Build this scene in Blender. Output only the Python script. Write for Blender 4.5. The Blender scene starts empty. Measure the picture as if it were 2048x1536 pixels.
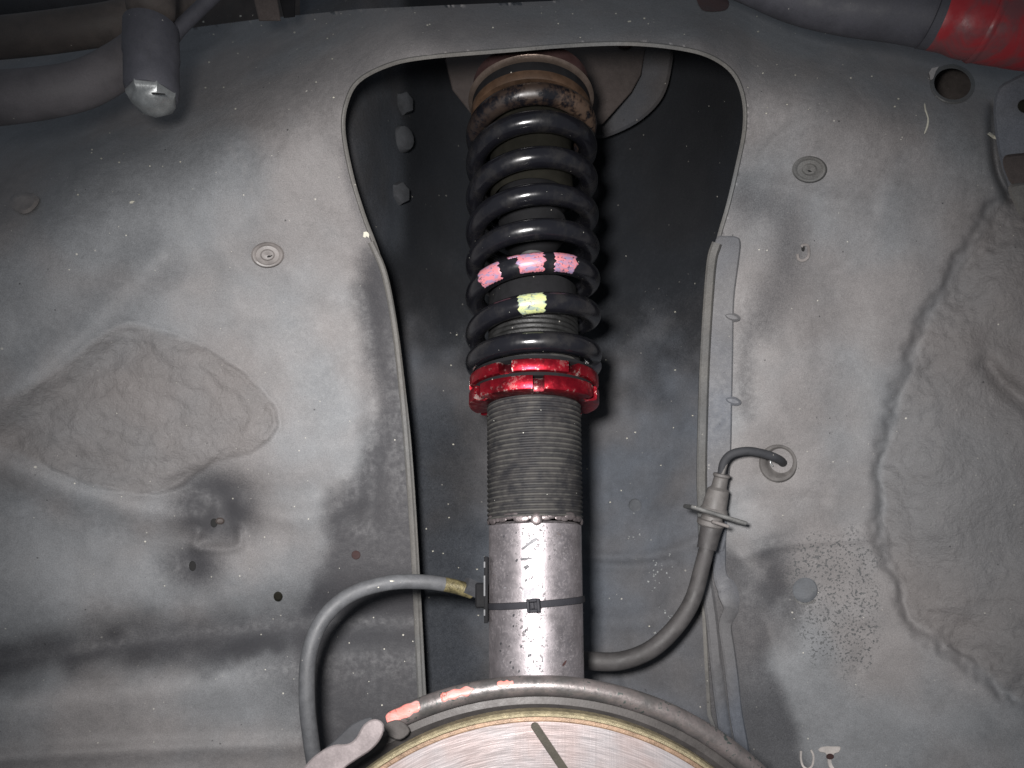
import bpy, math, random
import numpy as np
from mathutils import Vector, Matrix
from mathutils.geometry import tessellate_polygon
random.seed(7)
SC = bpy.context.scene
COL = SC.collection
PI = math.pi
R = math.radians
# ------------------------------------------------------------------ camera, world, lamp, exposure
F = 1325.0            # focal length in photo pixels (2048 wide)
PX0, PY0 = 1024.0, 980.0
def P(px, py, d):
    """point seen at pixel (px, py) of the photo, d metres in front of the lens plane"""
    return Vector(((px-PX0)*d/F, d, (PY0-py)*d/F))
cd = bpy.data.cameras.new('camera'); cam = bpy.data.objects.new('camera', cd); COL.objects.link(cam)
cam.location = (0, 0, 0); cam.rotation_euler = (R(90), 0, 0)
cd.sensor_width = 36; cd.lens = F/2048*36; cd.shift_y = (PY0-768)/2048
cd.clip_start = 0.01; cd.clip_end = 20
cd.dof.use_dof = True; cd.dof.focus_distance = 0.385; cd.dof.aperture_fstop = 11
SC.camera = cam
w = bpy.data.worlds.new('World'); SC.world = w; w.use_nodes = True
w.node_tree.nodes['Background'].inputs[0].default_value = (0.80, 0.88, 1.0, 1)
w.node_tree.nodes['Background'].inputs[1].default_value = 0.15
ld = bpy.data.lights.new('camera_flash', 'SPOT'); ld.shadow_soft_size = 0.020; ld.energy = 16.3; ld.color = (1.0, 0.972, 0.955)
ld.spot_size = R(104); ld.spot_blend = 1.0
fl = bpy.data.objects.new('camera_flash', ld); COL.objects.link(fl)
fl.location = (-0.036, 0.0, 0.030); fl.rotation_euler = (R(90-4), 0, R(-5))
SC.view_settings.view_transform = 'Standard'; SC.view_settings.look = 'None'
SC.view_settings.exposure = 0.0; SC.view_settings.gamma = 1.0
# ------------------------------------------------------------------ helpers: objects
ORI = {}
def tag(o, label=None, cat=None, group=None, kind=None):
    if label: o['label'] = label
    if cat: o['category'] = cat
    if group: o['group'] = group
    if kind: o['kind'] = kind
    return o
def thing(name, label, cat, loc, group=None, kind=None, mat=None):
    o = bpy.data.objects.new(name, None); COL.objects.link(o)
    o.empty_display_size = 0.02
    if mat is not None: o.matrix_world = mat
    else: o.location = loc
    ORI[o.name] = (Vector(loc), mat is not None)
    return tag(o, label, cat, group, kind)
def obj(name, vs, fs, mat, parent=None, local=False, sharp=35, attrs=None):
    """link vertices (world coordinates unless local) as one mesh object"""
    off = Vector((0, 0, 0))
    if parent is not None and not local: off = ORI[parent.name][0]
    me = bpy.data.meshes.new(name)
    va = np.array([tuple(v) for v in vs], dtype=np.float64).reshape(-1, 3) if not isinstance(vs, np.ndarray) else vs.astype(np.float64)
    if not local: va = va - np.array(off)
    if isinstance(fs, np.ndarray):
        n = len(fs); k = fs.shape[1]
        me.vertices.add(len(va)); me.vertices.foreach_set('co', va.ravel())
        me.loops.add(n*k); me.loops.foreach_set('vertex_index', fs.ravel().astype(np.int32))
        me.polygons.add(n); me.polygons.foreach_set('loop_start', np.arange(0, n*k, k, dtype=np.int32))
        me.update(calc_edges=True)
    else:
        me.from_pydata(va.tolist(), [], fs); me.update()
    me.polygons.foreach_set('use_smooth', [True]*len(me.polygons))
    if sharp: me.set_sharp_from_angle(angle=R(sharp))
    if attrs:
        for k, a in attrs.items():
            at = me.color_attributes.new(k, 'FLOAT_COLOR', 'POINT')
            b = np.ones((len(va), 4)); b[:, :a.shape[1]] = a
            at.data.foreach_set('color', b.ravel())
    me.materials.append(mat)
    o = bpy.data.objects.new(name, me); COL.objects.link(o)
    if parent is not None: o.parent = parent
    ORI[o.name] = (off if parent is not None else Vector((0, 0, 0)), False)
    if parent is not None and local: ORI[o.name] = (Vector((0, 0, 0)), True)
    return o
def join(parts):
    vs, fs = [], []
    for v, f in parts:
        n = len(vs); vs += [Vector(x) for x in v]; fs += [tuple(i+n for i in q) for q in f]
    return vs, fs
def catmull(pts, n=10):
    pts = [Vector(p) for p in pts]
    if len(pts) < 3:
        return [pts[0].lerp(pts[-1], i/(n*1.0)) for i in range(n+1)]
    q = [pts[0]*2-pts[1]] + pts + [pts[-1]*2-pts[-2]]
    out = []
    for i in range(1, len(q)-2):
        a, b, c, d = q[i-1], q[i], q[i+1], q[i+2]
        for k in range(n):
            t = k/n
            out.append(0.5*((2*b)+(c-a)*t+(2*a-5*b+4*c-d)*t*t+(3*b-a-3*c+d)*t**3))
    out.append(pts[-1]); return out
def tube(pts, r, seg=20, cap=True, rf=None):
    """sweep a circle along pts; rf(t, ang) scales the radius"""
    vs, fs = [], []; n = len(pts); up = Vector((0.13, -0.9, 0.2)); N = None
    for i, p in enumerate(pts):
        T = (pts[min(i+1, n-1)]-pts[max(i-1, 0)]).normalized()
        N = (up - T*up.dot(T)) if N is None else (N - T*N.dot(T))
        N.normalize(); B = T.cross(N)
        rr = r(i/(n-1)) if callable(r) else r
        for k in range(seg):
            a = 2*PI*k/seg; s = rf(i/(n-1), a) if rf else 1
            vs.append(p + (N*math.cos(a)+B*math.sin(a))*rr*s)
    for i in range(n-1):
        for k in range(seg):
            a, b = i*seg+k, i*seg+(k+1) % seg
            fs.append((a, b, b+seg, a+seg))
    if cap:
        fs.append(tuple(range(seg))[::-1]); fs.append(tuple((n-1)*seg+k for k in range(seg)))
    return vs, fs
def lathe(prof, seg=72, zf=None, rf=None):
    vs, fs = [], []
    for j in range(seg):
        a = 2*PI*j/seg
        for (r, z) in prof:
            rr = rf(r, z, a) if rf else r
            zz = z + (zf(a) if zf else 0)
            vs.append((rr*math.sin(a), -rr*math.cos(a), zz))
    m = len(prof)
    for j in range(seg):
        k = (j+1) % seg
        for i in range(m-1):
            fs.append((j*m+i, j*m+i+1, k*m+i+1, k*m+i))
    return vs, fs
def box(c, s, rot=None, bev=0.12):
    """bevelled box by hand: 24 verts"""
    hx, hy, hz = [q/2 for q in s]; b = min(s)*bev
    vs = []; idx = {}
    for sx in (-1, 1):
        for sy in (-1, 1):
            for sz in (-1, 1):
                for ax in range(3):
                    p = [sx*(hx-b), sy*(hy-b), sz*(hz-b)]
                    p[ax] = (sx*hx, sy*hy, sz*hz)[ax]
                    idx[(sx, sy, sz, ax)] = len(vs); v = Vector(p)
                    if rot is not None: v = rot @ v
                    vs.append(v+Vector(c))
    fs = []
    S = ((-1, -1), (1, -1), (1, 1), (-1, 1))
    def key(ax, s, u, v, a2):
        t = [0, 0, 0]; t[ax] = s; t[(ax+1) % 3] = u; t[(ax+2) % 3] = v
        return idx[(t[0], t[1], t[2], a2)]
    for ax in range(3):
        for s in (-1, 1):
            f = [key(ax, s, u, v, ax) for u, v in S]
            fs.append(tuple(f if s > 0 else f[::-1]))
    for ax in range(3):        # edges parallel to axis ax
        a1, a2 = (ax+1) % 3, (ax+2) % 3
        for u in (-1, 1):
            for v in (-1, 1):
                f = [key(ax, -1, u, v, a1), key(ax, 1, u, v, a1), key(ax, 1, u, v, a2), key(ax, -1, u, v, a2)]
                fs.append(tuple(f if u*v < 0 else f[::-1]))
    for sx in (-1, 1):
        for sy in (-1, 1):
            for sz in (-1, 1):
                f = [idx[(sx, sy, sz, a)] for a in range(3)]
                fs.append(tuple(f if sx*sy*sz > 0 else f[::-1]))
    return vs, fs
# ------------------------------------------------------------------ numpy fields
def tps(ctrl):
    c = np.array(ctrl, float); X = c[:, :2]/500.0; y = c[:, 2]
    def k(r2): return np.where(r2 > 1e-12, r2*np.log(np.maximum(r2, 1e-12)), 0)
    n = len(c); K = k(((X[:, None]-X[None])**2).sum(-1)) + np.eye(n)*0.004
    A = np.zeros((n+3, n+3)); A[:n, :n] = K; A[:n, n] = 1; A[:n, n+1:] = X; A[n, :n] = 1; A[n+1:, :n] = X.T
    b = np.zeros(n+3); b[:n] = y; s = np.linalg.solve(A, b)
    def f(px, py):
        px = np.asarray(px, float); py = np.asarray(py, float)
        q = np.stack([px.ravel(), py.ravel()], -1)/500.0; out = np.zeros(len(q))
        for i in range(0, len(q), 40000):
            qq = q[i:i+40000]; r2 = ((qq[:, None]-X[None])**2).sum(-1)
            out[i:i+40000] = k(r2)@s[:n] + s[n] + qq@s[n+1:]
        return out.reshape(px.shape)
    return f
def polydist(px, py, poly, closed=False):
    pts = np.array(poly, float); n = len(pts); D = np.full(np.shape(px), 1e9); NX = np.array(px, float); NY = np.array(py, float)
    bx, by = NX.copy(), NY.copy()
    for i in range(n if closed else n-1):
        a, b = pts[i], pts[(i+1) % n]; ab = b-a; L = (ab**2).sum()+1e-9
        t = np.clip(((NX-a[0])*ab[0]+(NY-a[1])*ab[1])/L, 0, 1)
        x = a[0]+ab[0]*t; y = a[1]+ab[1]*t; d = np.hypot(NX-x, NY-y); m = d < D
        D = np.where(m, d, D); bx = np.where(m, x, bx); by = np.where(m, y, by)
    return D, bx, by
def inside(px, py, poly):
    pts = np.array(poly, float); n = len(pts); r = np.zeros(np.shape(px), bool); j = n-1
    for i in range(n):
        xi, yi = pts[i]; xj, yj = pts[j]
        c = ((yi > py) != (yj > py)) & (px < (xj-xi)*(py-yi)/((yj-yi) if yj != yi else 1e-9)+xi)
        r ^= c; j = i
    return r
def sd(px, py, poly):
    d = polydist(px, py, poly, True)[0]; return np.where(inside(px, py, poly), -d, d)
def sstep(a, b, x):
    t = np.clip((x-a)/(b-a), 0, 1); return t*t*(3-2*t)
_T = {}
def vnoise(x, y, s, seed=0):
    if seed not in _T: _T[seed] = np.random.RandomState(seed+11).rand(256, 256)
    T = _T[seed]; x = np.asarray(x, float)/s+57.3; y = np.asarray(y, float)/s+31.7
    xi = np.floor(x).astype(int); yi = np.floor(y).astype(int); fx = x-xi; fy = y-yi
    fx = fx*fx*(3-2*fx); fy = fy*fy*(3-2*fy)
    g = lambda a, b: T[a % 256, b % 256]
    return (g(xi, yi)*(1-fx)+g(xi+1, yi)*fx)*(1-fy)+(g(xi, yi+1)*(1-fx)+g(xi+1, yi+1)*fx)*fy-0.5
def fbm(x, y, s, seed=0, o=4):
    r = 0; a = 1
    for k in range(o): r = r+a*vnoise(x, y, s/(2**k), seed+k); a *= .5
    return r
def smooth_poly(pts, n=6, closed=False):
    q = [Vector((a, b, 0)) for a, b in pts]
    if closed:
        q = [q[-1]]+q+[q[0], q[1]]; o = catmull(q, n); o = o[n:-n]
        return [(v.x, v.y) for v in o[:-1]]
    return [(v.x, v.y) for v in catmull(q, n)]
def field_mesh(x0, x1, y0, y1, step, dfun, holes=()):
    nx = int((x1-x0)/step)+1; ny = int((y1-y0)/step)+1
    X, Y = np.meshgrid(x0+np.arange(nx)*step, y0+np.arange(ny)*step)
    for h in holes:
        d, bx, by = polydist(X, Y, h, True); m = d < step*0.72
        X = np.where(m, bx, X); Y = np.where(m, by, Y)
    D = dfun(X, Y)
    I = np.arange(nx*ny).reshape(ny, nx)
    q = np.stack([I[:-1, :-1], I[1:, :-1], I[1:, 1:], I[:-1, 1:]], -1).reshape(-1, 4)
    cx = X.ravel()[q].mean(1); cy = Y.ravel()[q].mean(1); keep = np.ones(len(q), bool)
    for h in holes: keep &= ~inside(cx, cy, h)
    q = q[keep]; V = np.stack([(X-PX0)*D/F, D, (PY0-Y)*D/F], -1).reshape(-1, 3)
    used = np.zeros(nx*ny, bool); used[q.ravel()] = True; rm = np.cumsum(used)-1
    return V[used], rm[q], X.ravel()[used], Y.ravel()[used]
def swept(pts, prof, dfun, n=6, closed=False, taper=None):
    """sweep a profile [(offset px, depth)] along a pixel path lying on the surface dfun"""
    p = smooth_poly(pts, n, closed); m = len(p); vs, fs = [], []
    X = np.array([a for a, b in p]); Y = np.array([b for a, b in p]); Dp = dfun(X, Y)
    for i in range(m):
        a = p[(i-1) % m] if closed else p[max(i-1, 0)]; b = p[(i+1) % m] if closed else p[min(i+1, m-1)]
        tx, ty = b[0]-a[0], b[1]-a[1]; L = math.hypot(tx, ty) or 1; nx, ny = -ty/L, tx/L
        k = taper(i/(m-1)) if taper else 1
        for o, dd in prof: vs.append(P(p[i][0]+nx*o*k, p[i][1]+ny*o*k, Dp[i]+dd))
    K = len(prof)
    for i in range(m if closed else m-1):
        j = (i+1) % m
        for k in range(K-1): fs.append((i*K+k, i*K+k+1, j*K+k+1, j*K+k))
    if not closed:
        fs.append(tuple(range(K))); fs.append(tuple((m-1)*K+k for k in range(K))[::-1])
    return vs, fs
def slab(poly, dfun, th, bev=1.5):
    """plate with the outline poly (pixels) at depth dfun, th metres thick, front edge bevelled"""
    g = dfun if callable(dfun) else (lambda x, y: dfun+0*x)
    A = np.array(poly, float); n = len(A); c = A.mean(0)
    area = 0.5*sum(A[i][0]*A[(i+1) % n][1]-A[(i+1) % n][0]*A[i][1] for i in range(n)); sg = 1 if area > 0 else -1
    inn = []
    for i in range(n):
        t = A[(i+1) % n]-A[i-1]; L = np.hypot(*t)+1e-9; nn = np.array([-t[1], t[0]])/L*sg; inn.append(A[i]+nn*bev)
    inn = np.array(inn); D0 = g(A[:, 0], A[:, 1]); D1 = g(inn[:, 0], inn[:, 1])
    bm = bev*0.38/F
    f = [P(inn[i][0], inn[i][1], D1[i]) for i in range(n)]
    s = [P(A[i][0], A[i][1], D0[i]+bm) for i in range(n)]
    b = [P(A[i][0], A[i][1], D0[i]+th) for i in range(n)]
    vs = f+s+b; fs = []
    tri = tessellate_polygon([[Vector((x, y, 0)) for x, y in inn]])
    fs += [tuple(t) for t in tri]
    for i in range(n):
        j = (i+1) % n
        fs.append((i, j, n+j, n+i)); fs.append((n+i, n+j, 2*n+j, 2*n+i))
    return vs, fs
def ell(cx, cy, rx, ry, n=28, rot=0, jit=0):
    return [(cx+(rx*math.cos(2*PI*k/n)*math.cos(rot)-ry*math.sin(2*PI*k/n)*math.sin(rot))*(1+jit*(random.random()-.5)),
             cy+(rx*math.cos(2*PI*k/n)*math.sin(rot)+ry*math.sin(2*PI*k/n)*math.cos(rot))*(1+jit*(random.random()-.5))) for k in range(n)]
# ------------------------------------------------------------------ materials
class NT:
    def __init__(s, name):
        m = bpy.data.materials.new(name); m.use_nodes = True; s.m = m; s.t = m.node_tree; s.b = s.t.nodes['Principled BSDF']
        s.co = s.t.nodes.new('ShaderNodeTexCoord').outputs['Object']
    def n(s, ty, **kw):
        x = s.t.nodes.new(ty)
        for k, v in kw.items(): setattr(x, k, v)
        return x
    def put(s, sock, v):
        if isinstance(v, (int, float)): sock.default_value = v
        elif isinstance(v, tuple): sock.default_value = v if len(v) == 4 or sock.type == 'VECTOR' else v+(1,)
        else: s.t.links.new(v, sock)
    def noise(s, sc, det=3, rough=.55, vec=None, dist=0):
        x = s.n('ShaderNodeTexNoise'); x.inputs['Scale'].default_value = sc; x.inputs['Detail'].default_value = det
        x.inputs['Roughness'].default_value = rough; x.inputs['Distortion'].default_value = dist
        s.t.links.new(vec or s.co, x.inputs['Vector']); return x.outputs['Fac']
    def vor(s, sc, vec=None, feat='F1'):
        x = s.n('ShaderNodeTexVoronoi'); x.feature = feat; x.inputs['Scale'].default_value = sc
        s.t.links.new(vec or s.co, x.inputs['Vector']); return x.outputs['Distance'], (x.outputs['Color'] if feat == 'F1' else None)
    def math(s, op, a, b=0.0, c=None):
        x = s.n('ShaderNodeMath', operation=op); s.put(x.inputs[0], a); s.put(x.inputs[1], b)
        if c is not None: s.put(x.inputs[2], c)
        return x.outputs[0]
    def mr(s, v, a, b, c=0., d=1., smooth=True):
        x = s.n('ShaderNodeMapRange'); x.interpolation_type = 'SMOOTHSTEP' if smooth else 'LINEAR'
        for i, q in enumerate((v, a, b, c, d)): s.put(x.inputs[i], q)
        return x.outputs[0]
    def mix(s, f, a, b, ty='MIX'):
        x = s.n('ShaderNodeMix', data_type='RGBA', blend_type=ty); s.put(x.inputs[0], f); s.put(x.inputs[6], a); s.put(x.inputs[7], b)
        return x.outputs[2]
    def attr(s, name):
        x = s.n('ShaderNodeAttribute', attribute_name=name); y = s.n('ShaderNodeSeparateColor')
        s.t.links.new(x.outputs['Color'], y.inputs[0]); return y.outputs
    def sep(s, v):
        y = s.n('ShaderNodeSeparateColor'); s.t.links.new(v, y.inputs[0]); return y.outputs
    def mapv(s, sc, loc=(0, 0, 0), rot=(0, 0, 0)):
        x = s.n('ShaderNodeMapping'); x.inputs['Scale'].default_value = sc; x.inputs['Location'].default_value = loc
        x.inputs['Rotation'].default_value = rot
        s.t.links.new(s.co, x.inputs['Vector']); return x.outputs[0]
    def bump(s, h, st=.5, dist=.001, nrm=None):
        x = s.n('ShaderNodeBump'); x.inputs['Strength'].default_value = st; x.inputs['Distance'].default_value = dist
        s.t.links.new(h, x.inputs['Height'])
        if nrm is not None: s.t.links.new(nrm, x.inputs['Normal'])
        return x.outputs[0]
    def done(s, col=None, rough=None, metal=None, nrm=None, spec=None, coat=None):
        i = s.b.inputs
        if col is not None: s.put(i['Base Color'], col)
        if rough is not None: s.put(i['Roughness'], rough)
        if metal is not None: s.put(i['Metallic'], metal)
        if spec is not None: s.put(i['Specular IOR Level'], spec)
        if coat is not None: s.put(i['Coat Weight'], coat)
        if nrm is not None: s.put(i['Normal'], nrm)
        return s.m
def grain(m, st=.22):
    """fine dust grain, a multiplier round 1"""
    a = m.noise(1700, 2, .7); return m.mr(a, .3, .7, 1-st, 1+st, False)
def specks(m, scale, thr, rad, seed=0):
    d, c = m.vor(scale, m.mapv((1, 1, 1), (seed*.37, seed*.21, seed*.11))); c = m.sep(c)
    on = m.math('GREATER_THAN', c[0], thr); r = m.math('MULTIPLY', c[1], rad)
    k = m.mr(d, m.math('MULTIPLY', r, .55), r, 1, 0); return m.math('MULTIPLY', k, on)
def undercoat(name, cool, warm, dark, attr=True, rough=.62, wsp=.55, bumpst=.5, spec=.42):
    m = NT(name)
    n1 = m.noise(9, 3); n2 = m.noise(38, 5, .6, dist=.6); n3 = m.noise(260, 4, .65); n4 = m.noise(1300, 3, .7)
    col = m.mix(m.mr(n1, .38, .62), cool, warm)
    k = m.math('MULTIPLY', m.mr(n2, .25, .75, .84, 1.15, False), m.mr(n3, .25, .75, .88, 1.10, False))
    k = m.math('MULTIPLY', k, grain(m))
    cr = m.n('ShaderNodeCombineColor')
    for i in range(3): m.t.links.new(k, cr.inputs[i])
    col = m.mix(1.0, col, cr.outputs[0], 'MULTIPLY')
    h = m.math('ADD', m.math('MULTIPLY', n3, .8), m.math('MULTIPLY', n4, .45))
    # pale dusty smears
    sm = m.mr(m.noise(24, 6, .7, m.mapv((1, 1, .45), (.3, .1, .2), (0, .5, 0)), 1.2), .58, .80, 0, .32)
    col = m.mix(sm, col, tuple(min(1, c*1.45) for c in warm))
    if attr:
        a = m.attr('dirt')  # first channel: stains, plus the shade painted on the arch panel
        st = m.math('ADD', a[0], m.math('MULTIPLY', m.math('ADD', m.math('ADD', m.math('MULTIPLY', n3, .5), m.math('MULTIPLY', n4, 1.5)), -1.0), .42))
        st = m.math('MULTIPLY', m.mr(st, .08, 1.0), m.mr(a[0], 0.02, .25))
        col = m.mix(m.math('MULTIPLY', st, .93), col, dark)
        rg = m.mix(m.math('MULTIPLY', a[1], .45), col, (0.105, 0.093, 0.088))
        col = rg
        pd, pc = m.vor(330, m.mapv((1, .5, 1)))
        pits = m.math('MULTIPLY', m.mr(m.noise(620, 2, .6), .55, .64), m.mr(m.math('ADD', a[2], m.math('MULTIPLY', n3, .35)), .35, .75))
        col = m.mix(pits, col, (0.065, 0.068, 0.07))
        rgh = m.noise(170, 5, .7, dist=.5)
        h = m.math('ADD', h, m.math('MULTIPLY', m.math('MULTIPLY', m.math('ADD', rgh, m.math('MULTIPLY', m.noise(480, 3, .6), .8)), a[1]), 4.0))
        h = m.math('SUBTRACT', h, m.math('MULTIPLY', pits, .8))
    ds = specks(m, 120, .52, .10, 3)
    col = m.mix(m.math('MULTIPLY', ds, .75), col, (0.02, 0.02, 0.022))
    ws = m.math('MAXIMUM', specks(m, 95, wsp, .09, 1), specks(m, 210, wsp+.12, .13, 2))
    patch = m.mr(m.noise(16, 2), .42, .62)
    ws = m.math('MULTIPLY', ws, m.math('ADD', m.math('MULTIPLY', patch, .8), .2))
    col = m.mix(ws, col, (0.52, 0.50, 0.44))
    h = m.math('ADD', h, m.math('MULTIPLY', ws, .6))
    return m.done(col, m.mr(n3, .3, .7, rough-.08, rough+.1), 0, m.bump(h, bumpst, .0005), spec)
M = {}
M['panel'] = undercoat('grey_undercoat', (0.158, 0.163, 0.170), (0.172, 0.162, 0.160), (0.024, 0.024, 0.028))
M['well'] = undercoat('dark_undercoat', (0.040, 0.044, 0.052), (0.048, 0.043, 0.042), (0.016, 0.017, 0.020), rough=.8, wsp=.66)
M['lip'] = undercoat('edge_undercoat', (0.088, 0.092, 0.095), (0.105, 0.1, 0.093), (0.05, 0.05, 0.05), attr=False)
M['strip'] = undercoat('blue_grey_undercoat', (0.090, 0.098, 0.115), (0.105, 0.103, 0.106), (0.05, 0.05, 0.05), attr=False)
M['taupe'] = undercoat('brown_primer', (0.042, 0.034, 0.031), (0.054, 0.043, 0.039), (0.04, 0.04, 0.04), attr=False, wsp=.9)
M['hole'] = NT('hole_black').done((0.006, 0.006, 0.006), .8, 0)
def simple(name, col, rough, metal=0, var=.3, sc=120, bs=.3, spk=True, spec=.5, coat=0):
    m = NT(name); a = m.noise(sc, 5, .65); b = m.noise(sc*.2, 3)
    k = m.math('MULTIPLY', m.mr(a, .25, .75, 1-var, 1+var, False), m.mr(b, .3, .7, 1-var*.7, 1+var*.7, False)); k = m.math('MULTIPLY', k, grain(m, .12))
    cr = m.n('ShaderNodeCombineColor')
    for i in range(3): m.t.links.new(k, cr.inputs[i])
    c = m.mix(1.0, col, cr.outputs[0], 'MULTIPLY')
    if spk: c = m.mix(m.math('MULTIPLY', specks(m, 260, .7, .13, 5), .8), c, (.42, .4, .36))
    return m.done(c, m.mr(a, .3, .7, rough*.85, min(1, rough*1.15)), metal, m.bump(m.noise(sc*6, 3, .6), bs, .0003), spec, coat)
M['rubber'] = simple('dusty_rubber', (0.070, 0.072, 0.077), .62)
M['rubber_dark'] = simple('dark_rubber', (0.030, 0.031, 0.035), .75)
M['boot'] = simple('dusty_boot', (0.017, 0.016, 0.012), .95, spec=.1)
M['boot_dark'] = simple('inner_boot', (0.010, 0.0095, 0.0075), .95, spec=.06, spk=False)
M['cable'] = simple('cable_sleeve', (0.044, 0.041, 0.041), .65)
M['red_plastic'] = simple('red_pipe', (0.42, 0.03, 0.035), .5, var=.35, sc=45, spk=False)
M['zinc'] = simple('dull_bracket', (0.12, 0.12, 0.117), .5, .3)
M['bracket_metal'] = simple('machined_bracket', (0.31, 0.27, 0.27), .42, .55, var=.16)
M['tip'] = simple('worn_plug', (0.24, 0.25, 0.25), .38, .6, var=.25)
M['seatring'] = simple('seat_ring', (0.26, 0.20, 0.165), .3, .8, var=.4, sc=60)
M['nylon'] = simple('black_nylon', (0.020, 0.020, 0.024), .68, var=.12, spk=False, spec=.2)
M['chip'] = simple('pale_chip', (0.52, 0.50, 0.42), .7, var=.2, spk=False)
M['chalk'] = simple('pale_residue', (0.40, 0.37, 0.35), .7, var=.25, spk=False)
M['bolt'] = simple('undercoated_bolt', (0.040, 0.042, 0.046), .8, spec=.2)
M['speck'] = simple('grey_speck', (0.24, 0.25, 0.25), .7, var=.4, spk=False)
M['brown_dark'] = simple('red_brown_dirt', (0.035, 0.013, 0.012), .8, spk=False)
M['scratchdark'] = simple('bare_chip', (0.05, 0.05, 0.055), .5, .3, spk=False)
M['backing'] = simple('engine_bay_dark', (0.060, 0.050, 0.045), .7)
# ------------------------------------------------------------------ the inner wheel arch panel
OPEN = smooth_poly([(850, 112), (775, 128), (715, 160), (690, 205), (684, 262), (700, 350), (724, 430), (752, 505), (775, 585),
    (790, 665), (803, 770), (815, 880), (824, 1000), (831, 1120), (838, 1250), (846, 1400), (856, 1560), (862, 1660)], 5)
OPEN += smooth_poly([(1436, 1660), (1428, 1540), (1420, 1400), (1412, 1250), (1408, 1120), (1408, 1000), (1408, 880), (1412, 720),
    (1424, 560), (1442, 470), (1462, 400), (1480, 320), (1493, 245), (1487, 185), (1460, 135), (1405, 104), (1330, 90), (1230, 84),
    (1110, 90), (980, 101)], 5)
OPEN = [(x, y) for x, y in OPEN]
TOPCUT = [(-400, -400), (-400, 60), (-40, 75), (200, 74), (350, 60), (520, 38), (720, 18), (900, 10), (1100, 2), (1230, -12), (1350, -40), (1360, -400)]
ROUNDHOLE = ell(1905, 168, 44, 38, 30, .2)
ctrl = []
cols = [-280, 0, 250, 500, 690]
rows = {
 -150: (.450, .450, .450, .470, .480), 0: (.420, .420, .420, .418, .415), 100: (.400, .402, .402, .392, .374),
 200: (.384, .388, .390, .380, .368), 300: (.374, .382, .384, .385, .384), 420: (.366, .379, .386, .397, .402), 600: (.366, .384, .402, .418, .428),
 850: (.378, .396, .415, .430, .440), 1000: (.386, .402, .420, .436, .446), 1150: (.384, .400, .421, .440, .450), 1250: (.388, .405, .424, .441, .450),
 1400: (.376, .394, .416, .436, .447), 1550: (.374, .392, .414, .435, .446), 1720: (.372, .390, .412, .434, .445)}
for y, ds in rows.items():
    for x, d in zip(cols, ds): ctrl.append((x, y, d))
colr = [1500, 1650, 1800, 1950, 2320]
rowr = {
 -150: (.480, .470, .460, .460, .460), 0: (.414, .412, .412, .415, .420), 100: (.374, .384, .390, .394, .404),
 190: (.364, .370, .380, .386, .400), 300: (.384, .383, .384, .385, .384), 450: (.408, .404, .399, .393, .376), 650: (.424, .418, .408, .400, .370),
 850: (.432, .425, .414, .404, .372), 1050: (.440, .432, .418, .404, .372), 1200: (.444, .434, .418, .402, .368),
 1400: (.446, .432, .416, .398, .368), 1720: (.446, .430, .412, .394, .364)}
for y, ds in rowr.items():
    for x, d in zip(colr, ds): ctrl.append((x, y, d))
for x in (850, 1050, 1250, 1400):
    ctrl += [(x, -150, .505), (x, 0, .418), (x, 45, .386), (x, 75, .364), (x, 95, .356), (x, 150, .352)]
ctrl += [(800, 700, .440), (820, 1000, .450), (840, 1400, .453), (1415, 700, .440), (1412, 950, .446), (1412, 1150, .462), (1425, 1450, .462)]
base_panel = tps(ctrl)
PATCH = smooth_poly([(235, 652), (330, 668), (400, 694), (480, 742), (528, 790), (551, 832), (543, 872), (500, 905), (440, 922), (395, 945),
    (345, 978), (260, 985), (170, 965), (90, 930), (20, 900), (-120, 880), (-150, 830), (0, 800), (120, 735)], 5, True)
ROUGHR = smooth_poly([(2030, 395), (1960, 480), (1905, 560), (1862, 640), (1832, 720), (1805, 790), (1792, 850), (1775, 900), (1764, 955), (1774, 1010), (1766, 1050),
    (1778, 1110), (1805, 1170), (1830, 1235), (1890, 1285), (1960, 1335), (2050, 1405), (2200, 1500), (2400, 1500), (2400, 395)], 4, True)
def g2(x, y, cx, cy, sx, sy=None, rot=0):
    sy = sy or sx; dx = x-cx; dy = y-cy; c, s = math.cos(rot), math.sin(rot)
    return np.exp(-0.5*(((dx*c+dy*s)/sx)**2+((-dx*s+dy*c)/sy)**2))
def gl(x, y, pts, wd): return np.exp(-0.5*(polydist(x, y, smooth_poly(pts, 5))[0]/wd)**2)
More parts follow.
